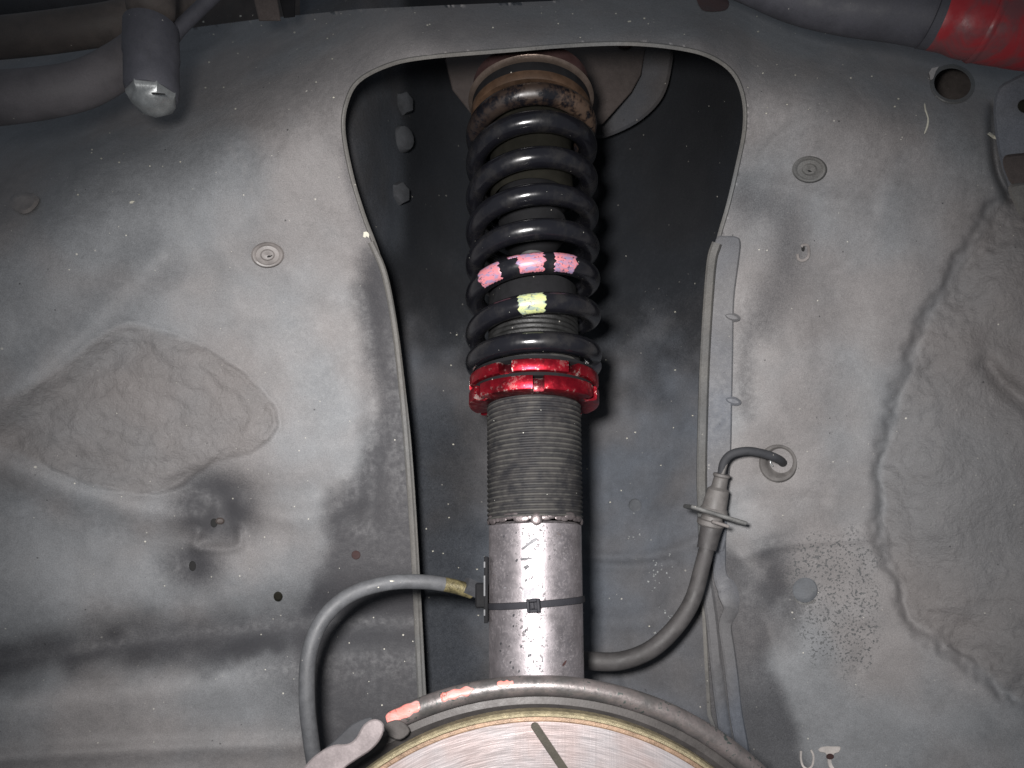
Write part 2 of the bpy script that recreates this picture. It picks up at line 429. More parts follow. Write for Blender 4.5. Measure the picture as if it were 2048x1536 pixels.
def dpanel(x, y):
    x = np.asarray(x, float); y = np.asarray(y, float)
    d = base_panel(x, y)
    d = d + fbm(x, y, 160, 3, 3)*.0022 + fbm(x, y, 22, 9, 2)*.00022
    # the panel rolls away upwards above this line
    yb = np.interp(x, [-260, 0, 200, 400, 600, 700, 760, 1430, 1500, 1700, 1850, 2000, 2300], [500, 440, 350, 285, 205, 165, 120, 120, 165, 185, 215, 240, 260])
    kk = np.interp(x, [-260, 500, 700, 800, 1400, 1500, 1650, 2300], [.00055, .00055, .00030, .0, .0, .00020, .00040, .00040])
    wd = 38.; d = d + kk*wd*np.log1p(np.exp(np.clip((yb+fbm(x, y, 200, 17, 2)*30-y)/wd, -30, 30)))
    # raised rough sealer patch on the left
    wx = x+fbm(x, y, 40, 21, 3)*9+vnoise(x, y, 11, 22)*7; wy = y+fbm(x, y, 40, 25, 3)*9+vnoise(x, y, 11, 23)*7
    s = sd(wx, wy, PATCH); k = sstep(3, -3, s)
    inn = polydist(x, y, PATCH, True)[0]
    fade = sstep(60, 330, x+0.5*(y-700))
    d = d - k*(.0009*fade+.0001) - k*(fbm(x, y, 20, 31, 4)*.0009+np.sin((s+fbm(x, y, 60, 5)*30)/6.5)*.0007*np.exp(s/110)*fade) + np.exp(-((s-2)/4)**2)*.0005*fade
    # folds of the left panel
    d = d - gl(x, y, [(-200, 860), (0, 925), (150, 985), (300, 1025), (400, 1030)], 26)*.0065
    d = d + gl(x, y, [(-200, 1020), (0, 1045), (200, 1090), (330, 1110)], 60)*.006
    d = d - gl(x, y, [(480, 1010), (560, 1035), (640, 1030), (720, 990)], 16)*.002 + gl(x, y, [(500, 985), (570, 990), (640, 980)], 22)*.002
    d = d + gl(x, y, [(-200, 1340), (0, 1322), (200, 1290), (400, 1262), (600, 1240), (830, 1235)], 38)*.012
    d = d - gl(x, y, [(-200, 1430), (100, 1400), (400, 1370), (620, 1350)], 30)*.002
    d = d - gl(x, y, [(-200, 1530), (200, 1505), (600, 1490)], 14)*.0032
    d = d - gl(x, y, [(-100, 860), (60, 760), (200, 640), (320, 520)], 34)*.006 + gl(x, y, [(-100, 980), (30, 870), (140, 770), (240, 680)], 30)*.003
    d = d + gl(x, y, [(716, 540), (738, 640), (746, 760), (744, 900), (738, 1040)], 17)*.0022
    d = d + g2(x, y, 430, 1020, 62, 55)*.0085 + g2(x, y, 385, 1130, 18)*.002
    d = d - gl(x, y, [(395, 1068), (392, 1095), (450, 1098), (478, 1090), (480, 1062)], 7)*.0022
    d = d + g2(x, y, 60, 420, 60, 36, .5)*.004
    # right panel
    d = d + gl(x, y, [(1500, 365), (1560, 372), (1640, 395), (1740, 412)], 14)*.0018
    d = d + gl(x, y, [(1700, 560), (1690, 800), (1720, 1020)], 60)*.003 - gl(x, y, [(1760, 640), (1740, 860), (1730, 1060)], 22)*.0010
    d = d - gl(x, y, [(1480, 1115), (1560, 1092), (1660, 1080), (1740, 1078)], 7)*.0014 + gl(x, y, [(1480, 1005), (1560, 1000), (1640, 1000)], 14)*.0018
    d = d + g2(x, y, 1556, 925, 46)*.0035
    d = d + gl(x, y, [(1560, 1200), (1560, 1320), (1600, 1440), (1640, 1600)], 36)*.004
    wx = x+fbm(x, y, 46, 41, 3)*14+vnoise(x, y, 13, 42)*9; wy = y+fbm(x, y, 46, 45, 3)*14+vnoise(x, y, 13, 43)*9
    s = sd(wx, wy, ROUGHR); k = sstep(6, -10, s); lower = sstep(1150, 1320, y)
    d = d + (k*.001+np.exp(-((s-2)/np.where(s > 2, 17., 70.))**2)*.0058)*(1-.25*lower)
    near = np.exp(np.minimum(s, 0)/60)
    d = d - k*(fbm(x, y, 130, 51, 2)*.0055+fbm(x, y, 18, 55, 4)*.0012*(.35+near))
    d = d + gl(x, y, [(1975, 730), (2010, 770), (2060, 810)], 14)*.005*k
    d = d + gl(x, y, [(1986, 215), (1985, 260), (1995, 340), (2020, 395)], 7)*.006
    return d
V, Q, GX, GY = field_mesh(-260, 2310, -240, 1720, 4.5, dpanel, [OPEN, TOPCUT, ROUNDHOLE])
def panel_dirt_shade(x, y):
    n = fbm(x, y, 60, 61, 4)
    st = np.zeros_like(x)
    EDGE = [(735, 480), (712, 560), (716, 680), (738, 800), (725, 880), (690, 950), (640, 1010), (640, 1100), (600, 1180), (560, 1260), (590, 1400), (640, 1560), (900, 1560), (900, 480)]
    st = np.maximum(st, sstep(34, -44, sd(x+n*22, y+n*22, smooth_poly(EDGE, 4, True)))*.90)
    st = np.maximum(st, g2(x, y, 430, 1015, 72, 62)*1.2); st = np.maximum(st, g2(x, y, 388, 1130, 58, 44)*.95)
    st = np.maximum(st, g2(x+n*40, y+n*30, 420, 1110, 130, 70)*.35)
    st = np.maximum(st, gl(x, y+n*30, [(-100, 1335), (100, 1310), (300, 1285), (520, 1260), (640, 1245)], 40)*.85)  # shade of the lower left crease, painted along the fold
    st = np.maximum(st, g2(x+n*30, y+n*50, 500, 1285, 150, 44)*1.0); st = np.maximum(st, g2(x+n*60, y+n*60, 700, 1300, 170, 150)*.85)  # first spot deepens the painted crease shade
    st = np.maximum(st, gl(x, y, [(690, 300), (705, 380), (738, 470)], 13)*.5)
    st = np.maximum(st, g2(x, y, 532, 500, 50, 42)*.25)
    # upper band: shade painted into the colour above the opening
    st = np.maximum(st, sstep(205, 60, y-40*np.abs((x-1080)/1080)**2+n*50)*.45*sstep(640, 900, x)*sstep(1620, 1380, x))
    st = np.maximum(st, gl(x, y, [(1500, 400), (1570, 430), (1570, 540), (1520, 640)], 44)*.6)
    st = np.maximum(st, gl(x, y+n*60, [(1502, 620), (1490, 720), (1492, 830)], 20)*.55)
    st = np.maximum(st, g2(x+n*50, y+n*50, 1550, 1170, 50, 90)*.85)
    st = np.maximum(st, sstep(26, -30, sd(x+n*30, y+n*30, smooth_poly([(1400, 1130), (1500, 1120), (1545, 1200), (1550, 1300), (1575, 1380), (1610, 1480), (1640, 1640), (1400, 1640)], 4, True)))*.72)
    st = np.maximum(st, gl(x, y, [(1986, 215), (1985, 260), (1995, 340), (2030, 405)], 12)*.6)
    rough = np.maximum(sstep(8, -8, sd(x, y, PATCH))*.9, sstep(10, -10, sd(x, y, ROUGHR))*.9)
    pits = g2(x+n*70, y+n*70, 1672, 1195, 62, 100)*1.15
    return np.clip(np.stack([st, rough, pits, np.ones_like(x)], -1), 0, 1)
arch = tag(obj('wheel_arch_panel', V, Q, M['panel'], sharp=None, attrs={'dirt': panel_dirt_shade(GX, GY)}), kind='structure')
arch['label'] = 'grey undercoated inner wheel arch panel with dusty dirt beside the opening and shade painted above it'
LIPP = [(7, .0002), (3, -.0006), (0, -.0007), (-2, .0002), (-3.5, .003), (-4, .014)]
vs, fs = swept(OPEN[::5] , [(-o, z) for o, z in LIPP], dpanel, 5, True)
obj('rolled_edge', vs, fs, M['lip'], arch)
vs, fs = swept(ROUNDHOLE, [(7, .0002), (2, -.001), (-1, -.0006), (-3, .004)], dpanel, 2, True)
obj('hole_rim', vs, fs, M['lip'], arch)
# sheet standing off the left side of the opening, and the one on the right
LF = [(742, 484), (768, 545), (787, 640), (800, 745), (811, 860), (820, 980), (828, 1110), (834, 1240), (841, 1390), (850, 1560)]
vs, fs = swept(LF, [(7, .002), (6, -.0014), (3, -.0022), (-3, -.0022), (-6, -.0012), (-7, .004)], dpanel, 6)
obj('weld_flange', vs, fs, M['lip'], arch)
RF = [(1434, 486), (1424, 520), (1417, 600), (1410, 720), (1406, 840), (1404, 940), (1405, 1010), (1408, 1090)]
vs, fs = swept(RF, [(11, .003), (10, -.0055), (6, -.0068), (-6, -.0066), (-10, -.005), (-11, .012)], dpanel, 6)
obj('weld_flange', vs, fs, M['lip'], arch)
vs, fs = slab(smooth_poly([(1432, 478), (1452, 472), (1474, 474), (1481, 486), (1478, 520), (1468, 600), (1466, 700), (1464, 800), (1462, 900), (1455, 1000), (1448, 1100), (1412, 1100), (1412, 1000),
    (1412, 900), (1414, 780), (1418, 650), (1426, 540)], 4, True), lambda x, y: dpanel(x, y)-.0028, .004, 2.5)
obj('reinforcement_strip', vs, fs, M['strip'], arch)
for (cx, cy, h) in ((1450, 634, 14), (1452, 802, 14)):
    vs, fs = slab(ell(cx+14, cy, 17, 9, 20, .25), lambda x, y: dpanel(x, y)-.0036, .004, 5); obj('spot_weld', vs, fs, M['strip'], arch)
# seam ribs running down to the brake disc
rib = [(13, .002), (12, -.0025), (7, -.0040), (-7, -.0040), (-12, -.0025), (-13, .003)]
vs, fs = swept([(1408, 1090), (1413, 1160), (1424, 1240), (1432, 1320), (1441, 1400), (1452, 1480), (1462, 1580)], rib, dpanel, 6)
obj('seam_rib', vs, fs, M['strip'], arch)
vs, fs = swept([(1440, 1085), (1442, 1150), (1458, 1180), (1464, 1215), (1452, 1250), (1458, 1300), (1466, 1360), (1474, 1430), (1486, 1500), (1496, 1590)],
    [(20, .003), (19, -.0018), (13, -.0030), (-13, -.0030), (-19, -.0015), (-20, .003)], dpanel, 6, taper=lambda t: .72+.5*math.exp(-((t-.24)/.1)**2))
obj('seam_rib', vs, fs, M['strip'], arch)
def plug(cx, cy, r, mat, slot=True, flat=False, ry=None):
    """round rubber plug pressed into a hole of the panel"""
    ry = ry or r; vs, fs = [], []
    ex = np.array([cx, cx+r, cx-r, cx, cx]); ey = np.array([cy, cy, cy, cy+ry, cy-ry]); E = dpanel(ex, ey)
    D = float(E.mean()); gx = float(E[1]-E[2])/(2*r); gy = float(E[3]-E[4])/(2*ry)
    prof = [(1.0, .001), (1.0, -.0008), (.9, -.0018), (.78, -.0016), (.7, -.0010), (.45, -.0012), (.36, -.0020), (.2, -.0020), (.0, -.0016)] if not flat else \
           [(1.0, .001), (1.0, -.0006), (.93, -.0009), (.6, -.0007), (0, -.0007)]
    n = 36
    for k in range(n):
        a = 2*PI*k/n
        for q, z in prof: vs.append(P(cx+r*q*math.cos(a), cy+ry*q*math.sin(a), D+z-.0006+gx*r*q*math.cos(a)+gy*ry*q*math.sin(a)))
    m = len(prof)
    for k in range(n):
        j = (k+1) % n
        for i in range(m-1): fs.append((k*m+i, k*m+i+1, j*m+i+1, j*m+i))
    o = obj('rubber_plug', vs, fs, mat, arch)
    if slot:
        v2, f2 = swept([(cx-6, cy-4), (cx, cy+3), (cx+8, cy), (cx+6, cy-6)], [(2.5, .0005), (2, -.0004), (-2, -.0004), (-2.5, .0005)], lambda x, y: D-.0017+0*x, 3)
        obj('plug_slot', v2, f2, M['hole'], o)
    return o
M['plug'] = simple('plug_rubber', (0.165, 0.150, 0.143), .5)
M['plug_grey'] = simple('plug_grey', (0.075, 0.08, 0.088), .6)
plug(535, 510, 33, M['plug'], ry=26); plug(1619, 339, 35, M['lip'], ry=27)
plug(1610, 1180, 25, M['plug_grey'], False, True); plug(1270, 1010, 13, M['plug_grey'], False, True) if False else None
vs, fs = swept([(1588, 1170), (1592, 1200), (1612, 1208), (1632, 1200)], [(2, .001), (1.5, -.0006), (-1.5, -.0006), (-2, .001)], lambda x, y: dpanel(x, y)-.0003, 5)
obj('plug_rim', vs, fs, M['lip'], arch)
def disc_on(name, cx, cy, rx, ry, mat, lift=.0005, th=.001, parent=arch, fn=dpanel, bev=1.0, rot=0):
    vs, fs = slab(ell(cx, cy, rx, ry, 22, rot), lambda x, y: fn(x, y)-lift, th, bev); return obj(name, vs, fs, mat, parent)
disc_on('drain_hole', 428, 1046, 7, 9, M['hole'], .0004)
disc_on('drain_hole', 385, 1132, 7, 10, M['hole'], .0004)
disc_on('drain_hole', 712, 1110, 9, 9, M['brown_dark'], .0004)
disc_on('stub', 556, 1193, 9, 10, M['boot'], .003, .004, bev=4)
disc_on('stub', 440, 1042, 9, 7, M['taupe'], .002, .003, bev=3)
# little cup-shaped clip on the right panel
vs, fs = swept([(1603, 494), (1606, 490), (1616, 492), (1617, 512), (1607, 521), (1597, 518), (1595, 508)], [(3, .001), (2.5, -.0020), (-2.5, -.0020), (-3, .001)], dpanel, 4)
obj('clip', vs, fs, M['plug'], arch)
disc_on('drain_hole', 1606, 497, 3.5, 6, M['hole'], .0008)
# corner stub far left
vs, fs = slab(smooth_poly([(22, 392), (52, 384), (78, 396), (70, 416), (48, 428), (24, 414)], 3, True), lambda x, y: dpanel(x, y)-.004, .010, 8)
obj('stub', vs, fs, M['plug'], arch)
# chips and streaks of pale dirt stuck on the panel
def chip(poly, mat, lift=.0005, fn=dpanel, parent=arch, name='dirt_chip'):
    vs, fs = slab(poly, lambda x, y: fn(x, y)-lift, lift*1.2, .8); return obj(name, vs, fs, mat, parent)
chip([(726, 474), (727, 464), (733, 463), (739, 467), (738, 476), (733, 473), (731, 476)], M['chip'])
chip([(1861, 160), (1858, 145), (1864, 136), (1878, 133), (1872, 142), (1866, 158)], M['chalk'], .0016)
chip(smooth_poly([(1848, 208), (1850, 222), (1855, 236), (1853, 252), (1848, 267), (1851, 266), (1857, 252), (1858, 236), (1853, 220), (1851, 208)], 2, True), M['chip'])
chip([(1974, 268), (1979, 264), (1990, 271), (1993, 279), (1986, 277)], M['chip'])
chip([(259, 403), (264, 401), (270, 402), (265, 407), (259, 407)], M['chip'])
for k in range(70):
    x = random.choice([random.uniform(380, 700), random.uniform(1480, 1800), random.uniform(150, 420), random.uniform(600, 1400)]); y = random.uniform(25, 230)
    if 690 < x < 1490 and y > 75: y = random.uniform(20, 72)
    if x < 400: y = random.uniform(260, 430)
    r = random.uniform(1.0, 2.3); chip(ell(x, y, r, r*.8, 6), M['chip'], .0004)
# the U and T shaped residue at the lower right
def stroke(pts, wd, mat, n=5):
    vs, fs = swept(pts, [(wd, .0004), (wd*.7, -.0006), (-wd*.7, -.0006), (-wd, .0004)], dpanel, n); return obj('pale_mark', vs, fs, mat, arch)
stroke([(1602, 1502), (1602, 1518), (1606, 1532), (1616, 1538), (1625, 1530), (1627, 1512), (1622, 1500)], 2.6, M['chalk'])
chip(smooth_poly([(1637, 1498), (1648, 1493), (1668, 1493), (1681, 1494), (1678, 1504), (1668, 1508), (1666, 1518), (1656, 1514), (1650, 1506), (1640, 1504)], 3, True), M['chalk'], .0009, name='pale_mark')
chip(ell(1660, 1513, 8, 6, 12), M['brown_dark'], .0014, name='pale_mark')
stroke([(1659, 1518), (1661, 1530), (1668, 1542)], 5, M['chalk'])
# ------------------------------------------------------------------ strut tower recess behind the opening
c2 = [(600, -50, .46), (600, 200, .42), (600, 450, .46), (600, 800, .52), (600, 1200, .53), (600, 1700, .53),
      (684, 130, .405), (690, 260, .402), (705, 380, .418), (740, 500, .450), (740, 130, .440), (800, 60, .48), (800, 200, .492), (800, 380, .498), (800, 520, .500),
      (900, 0, .53), (860, 250, .535), (900, 400, .545), (1000, 200, .56), (1100, 0, .56), (1100, 350, .565), (1280, 250, .54), (1380, 60, .50), (1400, 200, .50), (1420, 350, .49),
      (1500, 130, .44), (1510, 260, .435), (1500, 400, .455), (1560, 60, .46), (1560, 600, .47), (1400, 500, .505), (1360, 650, .515), (1290, 500, .535),
      (820, 700, .515), (900, 700, .54), (1100, 700, .545), (1250, 800, .53), (1340, 850, .515), (1400, 850, .495), (1415, 1000, .478),
      (840, 1000, .51), (950, 1050, .525), (1150, 1050, .52), (1300, 1000, .505), (1400, 1150, .470), (1350, 1250, .475), (1430, 1300, .468),
      (850, 1400, .50), (1000, 1350, .51), (1200, 1300, .495), (1300, 1400, .482), (1430, 1500, .468), (850, 1700, .50), (1200, 1700, .49), (1430, 1700, .47), (1560, 1000, .50), (1560, 1700, .49)]
base_well = tps(c2)
def dwell(x, y):
    x = np.asarray(x, float); y = np.asarray(y, float); d = base_well(x, y)
    d = d + fbm(x, y, 120, 71, 3)*.004 + fbm(x, y, 20, 77, 2)*.0003
    d = d - gl(x, y, [(1160, 1112), (1260, 1116), (1340, 1104), (1400, 1080)], 8)*.003 + gl(x, y, [(1160, 1128), (1260, 1132), (1350, 1124)], 9)*.003
    d = d - gl(x, y, [(1200, 1245), (1300, 1238), (1370, 1190)], 14)*.003
    d = d + g2(x, y, 1280, 1180, 55, 38)*.004
    d = d - gl(x, y, [(1250, 1340), (1258, 1420), (1262, 1500)], 8)*.002 + gl(x, y, [(1230, 1340), (1236, 1450)], 9)*.002
    return d
def dwell_safe(x, y):
    return np.where(inside(x, y, OPEN), dwell(x, y), np.maximum(dwell(x, y), dpanel(x, y)+.008))
V, Q, GX, GY = field_mesh(600, 1560, -40, 1700, 6, dwell_safe)
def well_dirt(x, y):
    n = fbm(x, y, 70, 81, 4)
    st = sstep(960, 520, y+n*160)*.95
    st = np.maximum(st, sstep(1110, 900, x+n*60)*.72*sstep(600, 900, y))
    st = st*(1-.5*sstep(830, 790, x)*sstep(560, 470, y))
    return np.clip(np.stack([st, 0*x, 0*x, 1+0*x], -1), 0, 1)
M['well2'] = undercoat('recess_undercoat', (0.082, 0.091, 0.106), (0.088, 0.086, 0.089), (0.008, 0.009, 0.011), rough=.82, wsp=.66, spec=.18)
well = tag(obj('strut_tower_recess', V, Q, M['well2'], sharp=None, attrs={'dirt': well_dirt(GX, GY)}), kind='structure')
well['label'] = 'dark recess of the strut tower behind the spring'
disc_on('rubber_plug', 1270, 1010, 13, 13, M['plug_grey'], .0012, .002, well, dwell, 2)
for k in range(46):
    x, y = random.choice([(1318, 1150), (1340, 1225), (1262, 1058), (1310, 1130), (1325, 1262)]); x += random.gauss(0, 15); y += random.gauss(0, 16); r = random.uniform(.9, 2.3)
    chip(ell(x, y, r, r*random.uniform(.5, 1), 7, random.random()*3, .5), M['speck'], .0005, dwell, well)
for k in range(40):
    x, y = random.uniform(860, 1390), random.uniform(600, 1330)
    chip(ell(x, y, random.uniform(.9, 2), 1.2, 6), M['chip'], .0005, dwell, well)
# three stud ends on the left wall of the recess
for (cx, cy, rx, ry, ro) in ((803, 208, 15, 23, -.25), (801, 279, 12, 26, 0), (795, 388, 16, 24, .1)):
    D = float(dwell(np.array([cx]), np.array([cy]))[0])
    c = P(cx, cy, D); ax = Vector((.75, -.62, -.12)).normalized(); r = ry*D/F*.95
    pts = [c-ax*.006, c+ax*.003, c+ax*.006, c+ax*.0075]
    rad = [1.0, 1.0, .86, .35]
    v1, f1 = tube(pts, lambda t: r*rad[min(3, int(round(t*3)))], 6 if cy != 279 else 14)
    obj('bolt_head', v1, f1, M['bolt'], well)
# brown mounting plate high in the tower, and the curved gusset beside it
vs, fs = slab([(895, 40), (1300, 40), (1282, 150), (1262, 185), (1205, 248), (1150, 262), (960, 250), (905, 180), (890, 120)], .500, .003, 2)
obj('mounting_plate', vs, fs, M['taupe'], well)
disc_on('plate_bolt', 1250, 88, 14, 9, M['brown_dark'], .002, .003, well, lambda x, y: .500+0*x, 3)
vs, fs = slab(smooth_poly([(1188, 275), (1230, 268), (1285, 238), (1325, 195), (1342, 140), (1340, 90), (1270, 70), (1240, 150), (1210, 205), (1170, 235)], 4, True),
    lambda x, y: .512+(y-180)*.00010-(x-1260)*.00012, .004, 6)
obj('gusset', vs, fs, M['well'], well)
# darkness behind the round hole and the engine bay behind the top edge
vs, fs = slab([(1820, 60), (2000, 60), (2000, 260), (1820, 260)], .455, .004, 2); tag(obj('inner_fender_sheet', vs, fs, M['backing']), kind='structure')['label'] = 'sheet seen through the round hole in the panel'
V, Q, GX, GY = field_mesh(-300, 1700, -300, 140, 10, lambda x, y: .95+fbm(x, y, 120, 91, 3)*.02-(y+100)*.00006)
tag(obj('engine_bay_wall', V, Q, M['backing'], sharp=None), kind='structure')['label'] = 'dark brown engine bay wall above the panel edge'
# ------------------------------------------------------------------ the coilover strut
A = P(1073, 1360, .378); B = P(1061, 110, .428)
U = (B-A).normalized(); Xv = (Vector((1, 0, 0))-U*U.x).normalized(); Yv = U.cross(Xv)
MW = Matrix(((Xv.x, Yv.x, U.x, A.x), (Xv.y, Yv.y, U.y, A.y), (Xv.z, Yv.z, U.z, A.z), (0, 0, 0, 1)))
def Z(py, r):
    """height on the strut axis whose front (radius r) is seen at photo row py"""
    lo, hi = -.2, .9
    for _ in range(40):
        m = (lo+hi)/2; q = A+U*m-Yv*r; y = PY0-F*q.z/q.y
        if y > py: lo = m
        else: hi = m
    return (lo+hi)/2
strut = thing('coilover_strut', 'coilover strut with black coil spring, red lock rings and threaded silver tube', 'coilover', A, mat=MW)
def sp(name, vf, mat, parent=None, **k):
    return obj(name, vf[0], vf[1], mat, parent or strut, local=True, **k)
# materials of the strut
def mat_silver():
    m = NT('silver_tube'); n = m.noise(60, 5, .65); sp1 = m.noise(420, 3, .65); sp2 = m.noise(150, 4, .7)
    col = m.mix(m.mr(n, .35, .65), (0.30, 0.275, 0.285), (0.42, 0.385, 0.40))
    fine = m.math('MULTIPLY', m.mr(m.noise(600, 2, .6), .55, .60), m.mr(m.noise(70, 4, .7, m.mapv((1, 1, .6), (.1, .3, .7))), .42, .56))
    dark = m.mr(m.math('ADD', sp1, m.math('MULTIPLY', m.noise(45, 2), .45)), .86, .92)
    fl2 = m.mr(m.noise(190, 3, .6, m.mapv((1, 1, .55))), .70, .74)
    col = m.mix(m.math('MULTIPLY', dark, .75), col, (0.10, 0.095, 0.10))
    col = m.mix(fl2, col, (0.055, 0.05, 0.055))
    rust = m.mr(m.noise(70, 4, .7, m.mapv((1, 1, 2.0), (.4, .2, .1))), .68, .76)
    col = m.mix(m.math('MULTIPLY', rust, .55), col, (0.23, 0.13, 0.07))
    col = m.mix(m.math('MULTIPLY', fine, .8), col, (0.07, 0.065, 0.068))
    k = m.math('MAXIMUM', m.math('MAXIMUM', dark, fl2), m.math('MULTIPLY', fine, .8))
    return m.done(col, m.math('ADD', m.mr(sp2, .3, .7, .40, .54), m.math('MULTIPLY', k, .25)), m.math('SUBTRACT', .88, m.math('MULTIPLY', k, .6)),
        m.bump(m.math('SUBTRACT', m.noise(900, 3), k), .22, .0002))
def mat_thread():
    m = NT('threaded_steel'); n = m.noise(140, 4, .65); n2 = m.noise(40, 3); a = m.attr('wear')
    col = m.mix(m.mr(n, .3, .7), (0.020, 0.020, 0.022), (0.036, 0.034, 0.034))
    crest = m.math('MULTIPLY', a[0], m.mr(m.math('ADD', n2, m.math('MULTIPLY', n, .5)), .62, .88))
    col = m.mix(m.math('MULTIPLY', crest, .16), col, (0.22, 0.215, 0.185))
    col = m.mix(specks(m, 300, .75, .14, 4), col, (.5, .5, .45))
    return m.done(col, m.mr(n, .3, .7, .50, .72), .0, m.bump(m.noise(1500, 3), .4, .0002), .12)
def mat_red():
    m = NT('red_anodised'); n = m.noise(110, 4, .7); n2 = m.noise(500, 3, .7); a = m.attr('wear')
    col = m.mix(m.mr(n, .3, .7), (0.24, 0.008, 0.018), (0.42, 0.014, 0.028))
    wr = m.math('MULTIPLY', m.mr(m.math('ADD', n, m.math('MULTIPLY', n2, .6)), .86, .93), a[0])
    col = m.mix(m.math('MULTIPLY', a[1], .85), col, (0.05, 0.010, 0.014))  # notches and end faces: grime and shade darkened together in the colour
    dirt = m.mr(m.noise(75, 5, .7, m.mapv((1, 1, 1), (.2, .5, .1))), .52, .68)
    col = m.mix(m.math('MULTIPLY', dirt, .65), col, (0.035, 0.012, 0.014))
    col = m.mix(wr, col, (0.55, 0.50, 0.46))
    return m.done(col, m.mr(n, .3, .7, .30, .46), .88, m.bump(m.math('ADD', n2, wr), .3, .0002))
def mat_spring():
    m = NT('black_spring_paint'); n = m.noise(90, 4, .65); n2 = m.noise(400, 4, .7); a = m.attr('rust')
    col = m.mix(m.mr(n, .45, .8), (0.006, 0.006, 0.008), (0.016, 0.015, 0.015))
    col = m.mix(m.math('MULTIPLY', specks(m, 330, .78, .12, 6), .8), col, (.45, .45, .4))
    rs = m.math('MULTIPLY', a[0], m.mr(m.math('ADD', n, m.math('MULTIPLY', n2, .4)), .6, .78))
    col = m.mix(rs, col, m.mix(n2, (0.038, 0.022, 0.016), (0.070, 0.042, 0.024)))
    return m.done(col, m.math('ADD', m.mr(n, .3, .7, .17, .30), m.math('MULTIPLY', rs, .4)), 0, m.bump(m.math('ADD', m.noise(260, 2), m.math('MULTIPLY', rs, .8)), .22, .0003), .6)
def mat_paint(name, c1, c2, c3):
    m = NT(name); s = m.mapv((1, 1, 3.5), (0, 0, 0), (0, .35, 0)); n = m.noise(170, 4, .7, s); n2 = m.noise(700, 3, .7)
    col = m.mix(m.mr(n, .44, .60), c1, c2)
    col = m.mix(m.mr(m.math('ADD', n2, m.math('MULTIPLY', m.noise(120, 3), .6)), .90, .98), col, c3)
    return m.done(col, .42, 0, m.bump(n, .4, .0004), .5)
M['silver'] = mat_silver(); M['thread'] = mat_thread(); M['red'] = mat_red(); M['spring'] = mat_spring()
M['pink'] = mat_paint('pink_paint', (0.47, 0.16, 0.18), (0.22, 0.17, 0.27), (0.05, 0.04, 0.07))
M['yellow'] = mat_paint('yellow_paint', (0.42, 0.45, 0.20), (0.22, 0.27, 0.22), (0.06, 0.07, 0.08))
M['weld'] = simple('weld_metal', (0.22, 0.19, 0.19), .42, .8, var=.35, sc=200, bs=.6)
M['rust'] = simple('rusty_ring', (0.050, 0.026, 0.013), .7, .1, var=.45)
M['black'] = simple('black_cap', (0.009, 0.009, 0.010), .8, spec=.12)
M['grime'] = simple('oily_grime', (0.010, 0.010, 0.010), .5, 0, var=.6, sc=200, bs=1.0, spec=.4)
# lower tube
rt = 94.5*.380/F
sp('strut_tube', lathe([(0, -.09), (rt*1.0, -.09), (rt, Z(1380, rt)), (rt, Z(1200, rt)), (rt, Z(1046, rt)), (rt*.9, Z(1040, rt))], 96), M['silver'])
# threaded body, a true helix thread
rth = 96.5*.386/F; zt0, zt1 = Z(1040, rth), Z(700, rth); pitch = (Z(789, rth)-Z(1024, rth))/23.0
prof, wearv = [], []
z = zt0
while z < zt1:
    prof += [(rth-.00085, z), (rth-.00080, z+pitch*.18), (rth, z+pitch*.42), (rth+.0001, z+pitch*.62), (rth-.0004, z+pitch*.82)]
    wearv += [0, 0, 1, 1, .1]; z += pitch
vf = lathe(prof, 96, zf=lambda a: pitch*a/(2*PI))
wa = np.array([[q, 0, 0, 1] for _ in range(96) for q in wearv], float)
# close the helix seam at the back by matching thread turns
m_ = len(prof); ff = [f for f in vf[1] if not (min(f) < m_ and max(f) >= 95*m_)]
for i in range(m_-6):
    ff.append((95*m_+i, 95*m_+i+1, i+1+5, i+5))
# put the seam behind: turn by half a turn
vv = [(-x, -y, zz) for x, y, zz in vf[0]]
sp('threaded_body', (vv, ff), M['thread'], attrs={'wear': wa})
pr = [(rth*.9, Z(715, rth))]; q = Z(690, rth)
while q < Z(612, rth): pr += [(rth*.95, q), (rth*.975, q+pitch*.4), (rth*.975, q+pitch*.6)]; q += pitch
sp('upper_thread', lathe(pr, 72), M['grime'])
sp('body_cap', lathe([(0, Z(536, rth)), (rth*.86, Z(537, rth)), (rth*.95, Z(543, rth)), (rth*.965, Z(590, rth)), (rth*.965, Z(606, rth)), (rth*.9, Z(609, rth))][::-1], 64), M['black'])
# weld bead between the two
zw = Z(1034, rt); vs, fs = [], []
NB = 40
for k in range(NB):
    a = 2*PI*k/NB+random.uniform(-.03, .03); big = 1.0
    ph = (a+PI) % (2*PI)-PI
    big = .62
    if -.12 < ph < .0: big = 1.0
    if .0 <= ph < .16: big = 1.35
    rr = .0022*random.uniform(.7, 1.35)*big; c = Vector(((rt+.0001)*math.sin(a), -(rt+.0001)*math.cos(a), zw+random.uniform(-.0011, .0011)))
    er = Vector((math.sin(a), -math.cos(a), 0)); et = Vector((math.cos(a), math.sin(a), 0)); ez = Vector((0, 0, 1)); n0 = len(vs)
    for i in range(7):
        th = PI*i/6
        for j in range(10):
            p2 = 2*PI*j/10; vs.append(c+er*rr*.6*math.sin(th)*math.cos(p2)+et*rr*(1.2 if big > .8 else 2.6)*math.cos(th)+ez*rr*1.35*math.sin(th)*math.sin(p2))
    for i in range(6):
        for j in range(10):
            j2 = (j+1) % 10; fs.append((n0+i*10+j, n0+i*10+j2, n0+(i+1)*10+j2, n0+(i+1)*10+j))
o = sp('weld_bead', (vs, fs), M['weld'], sharp=None)
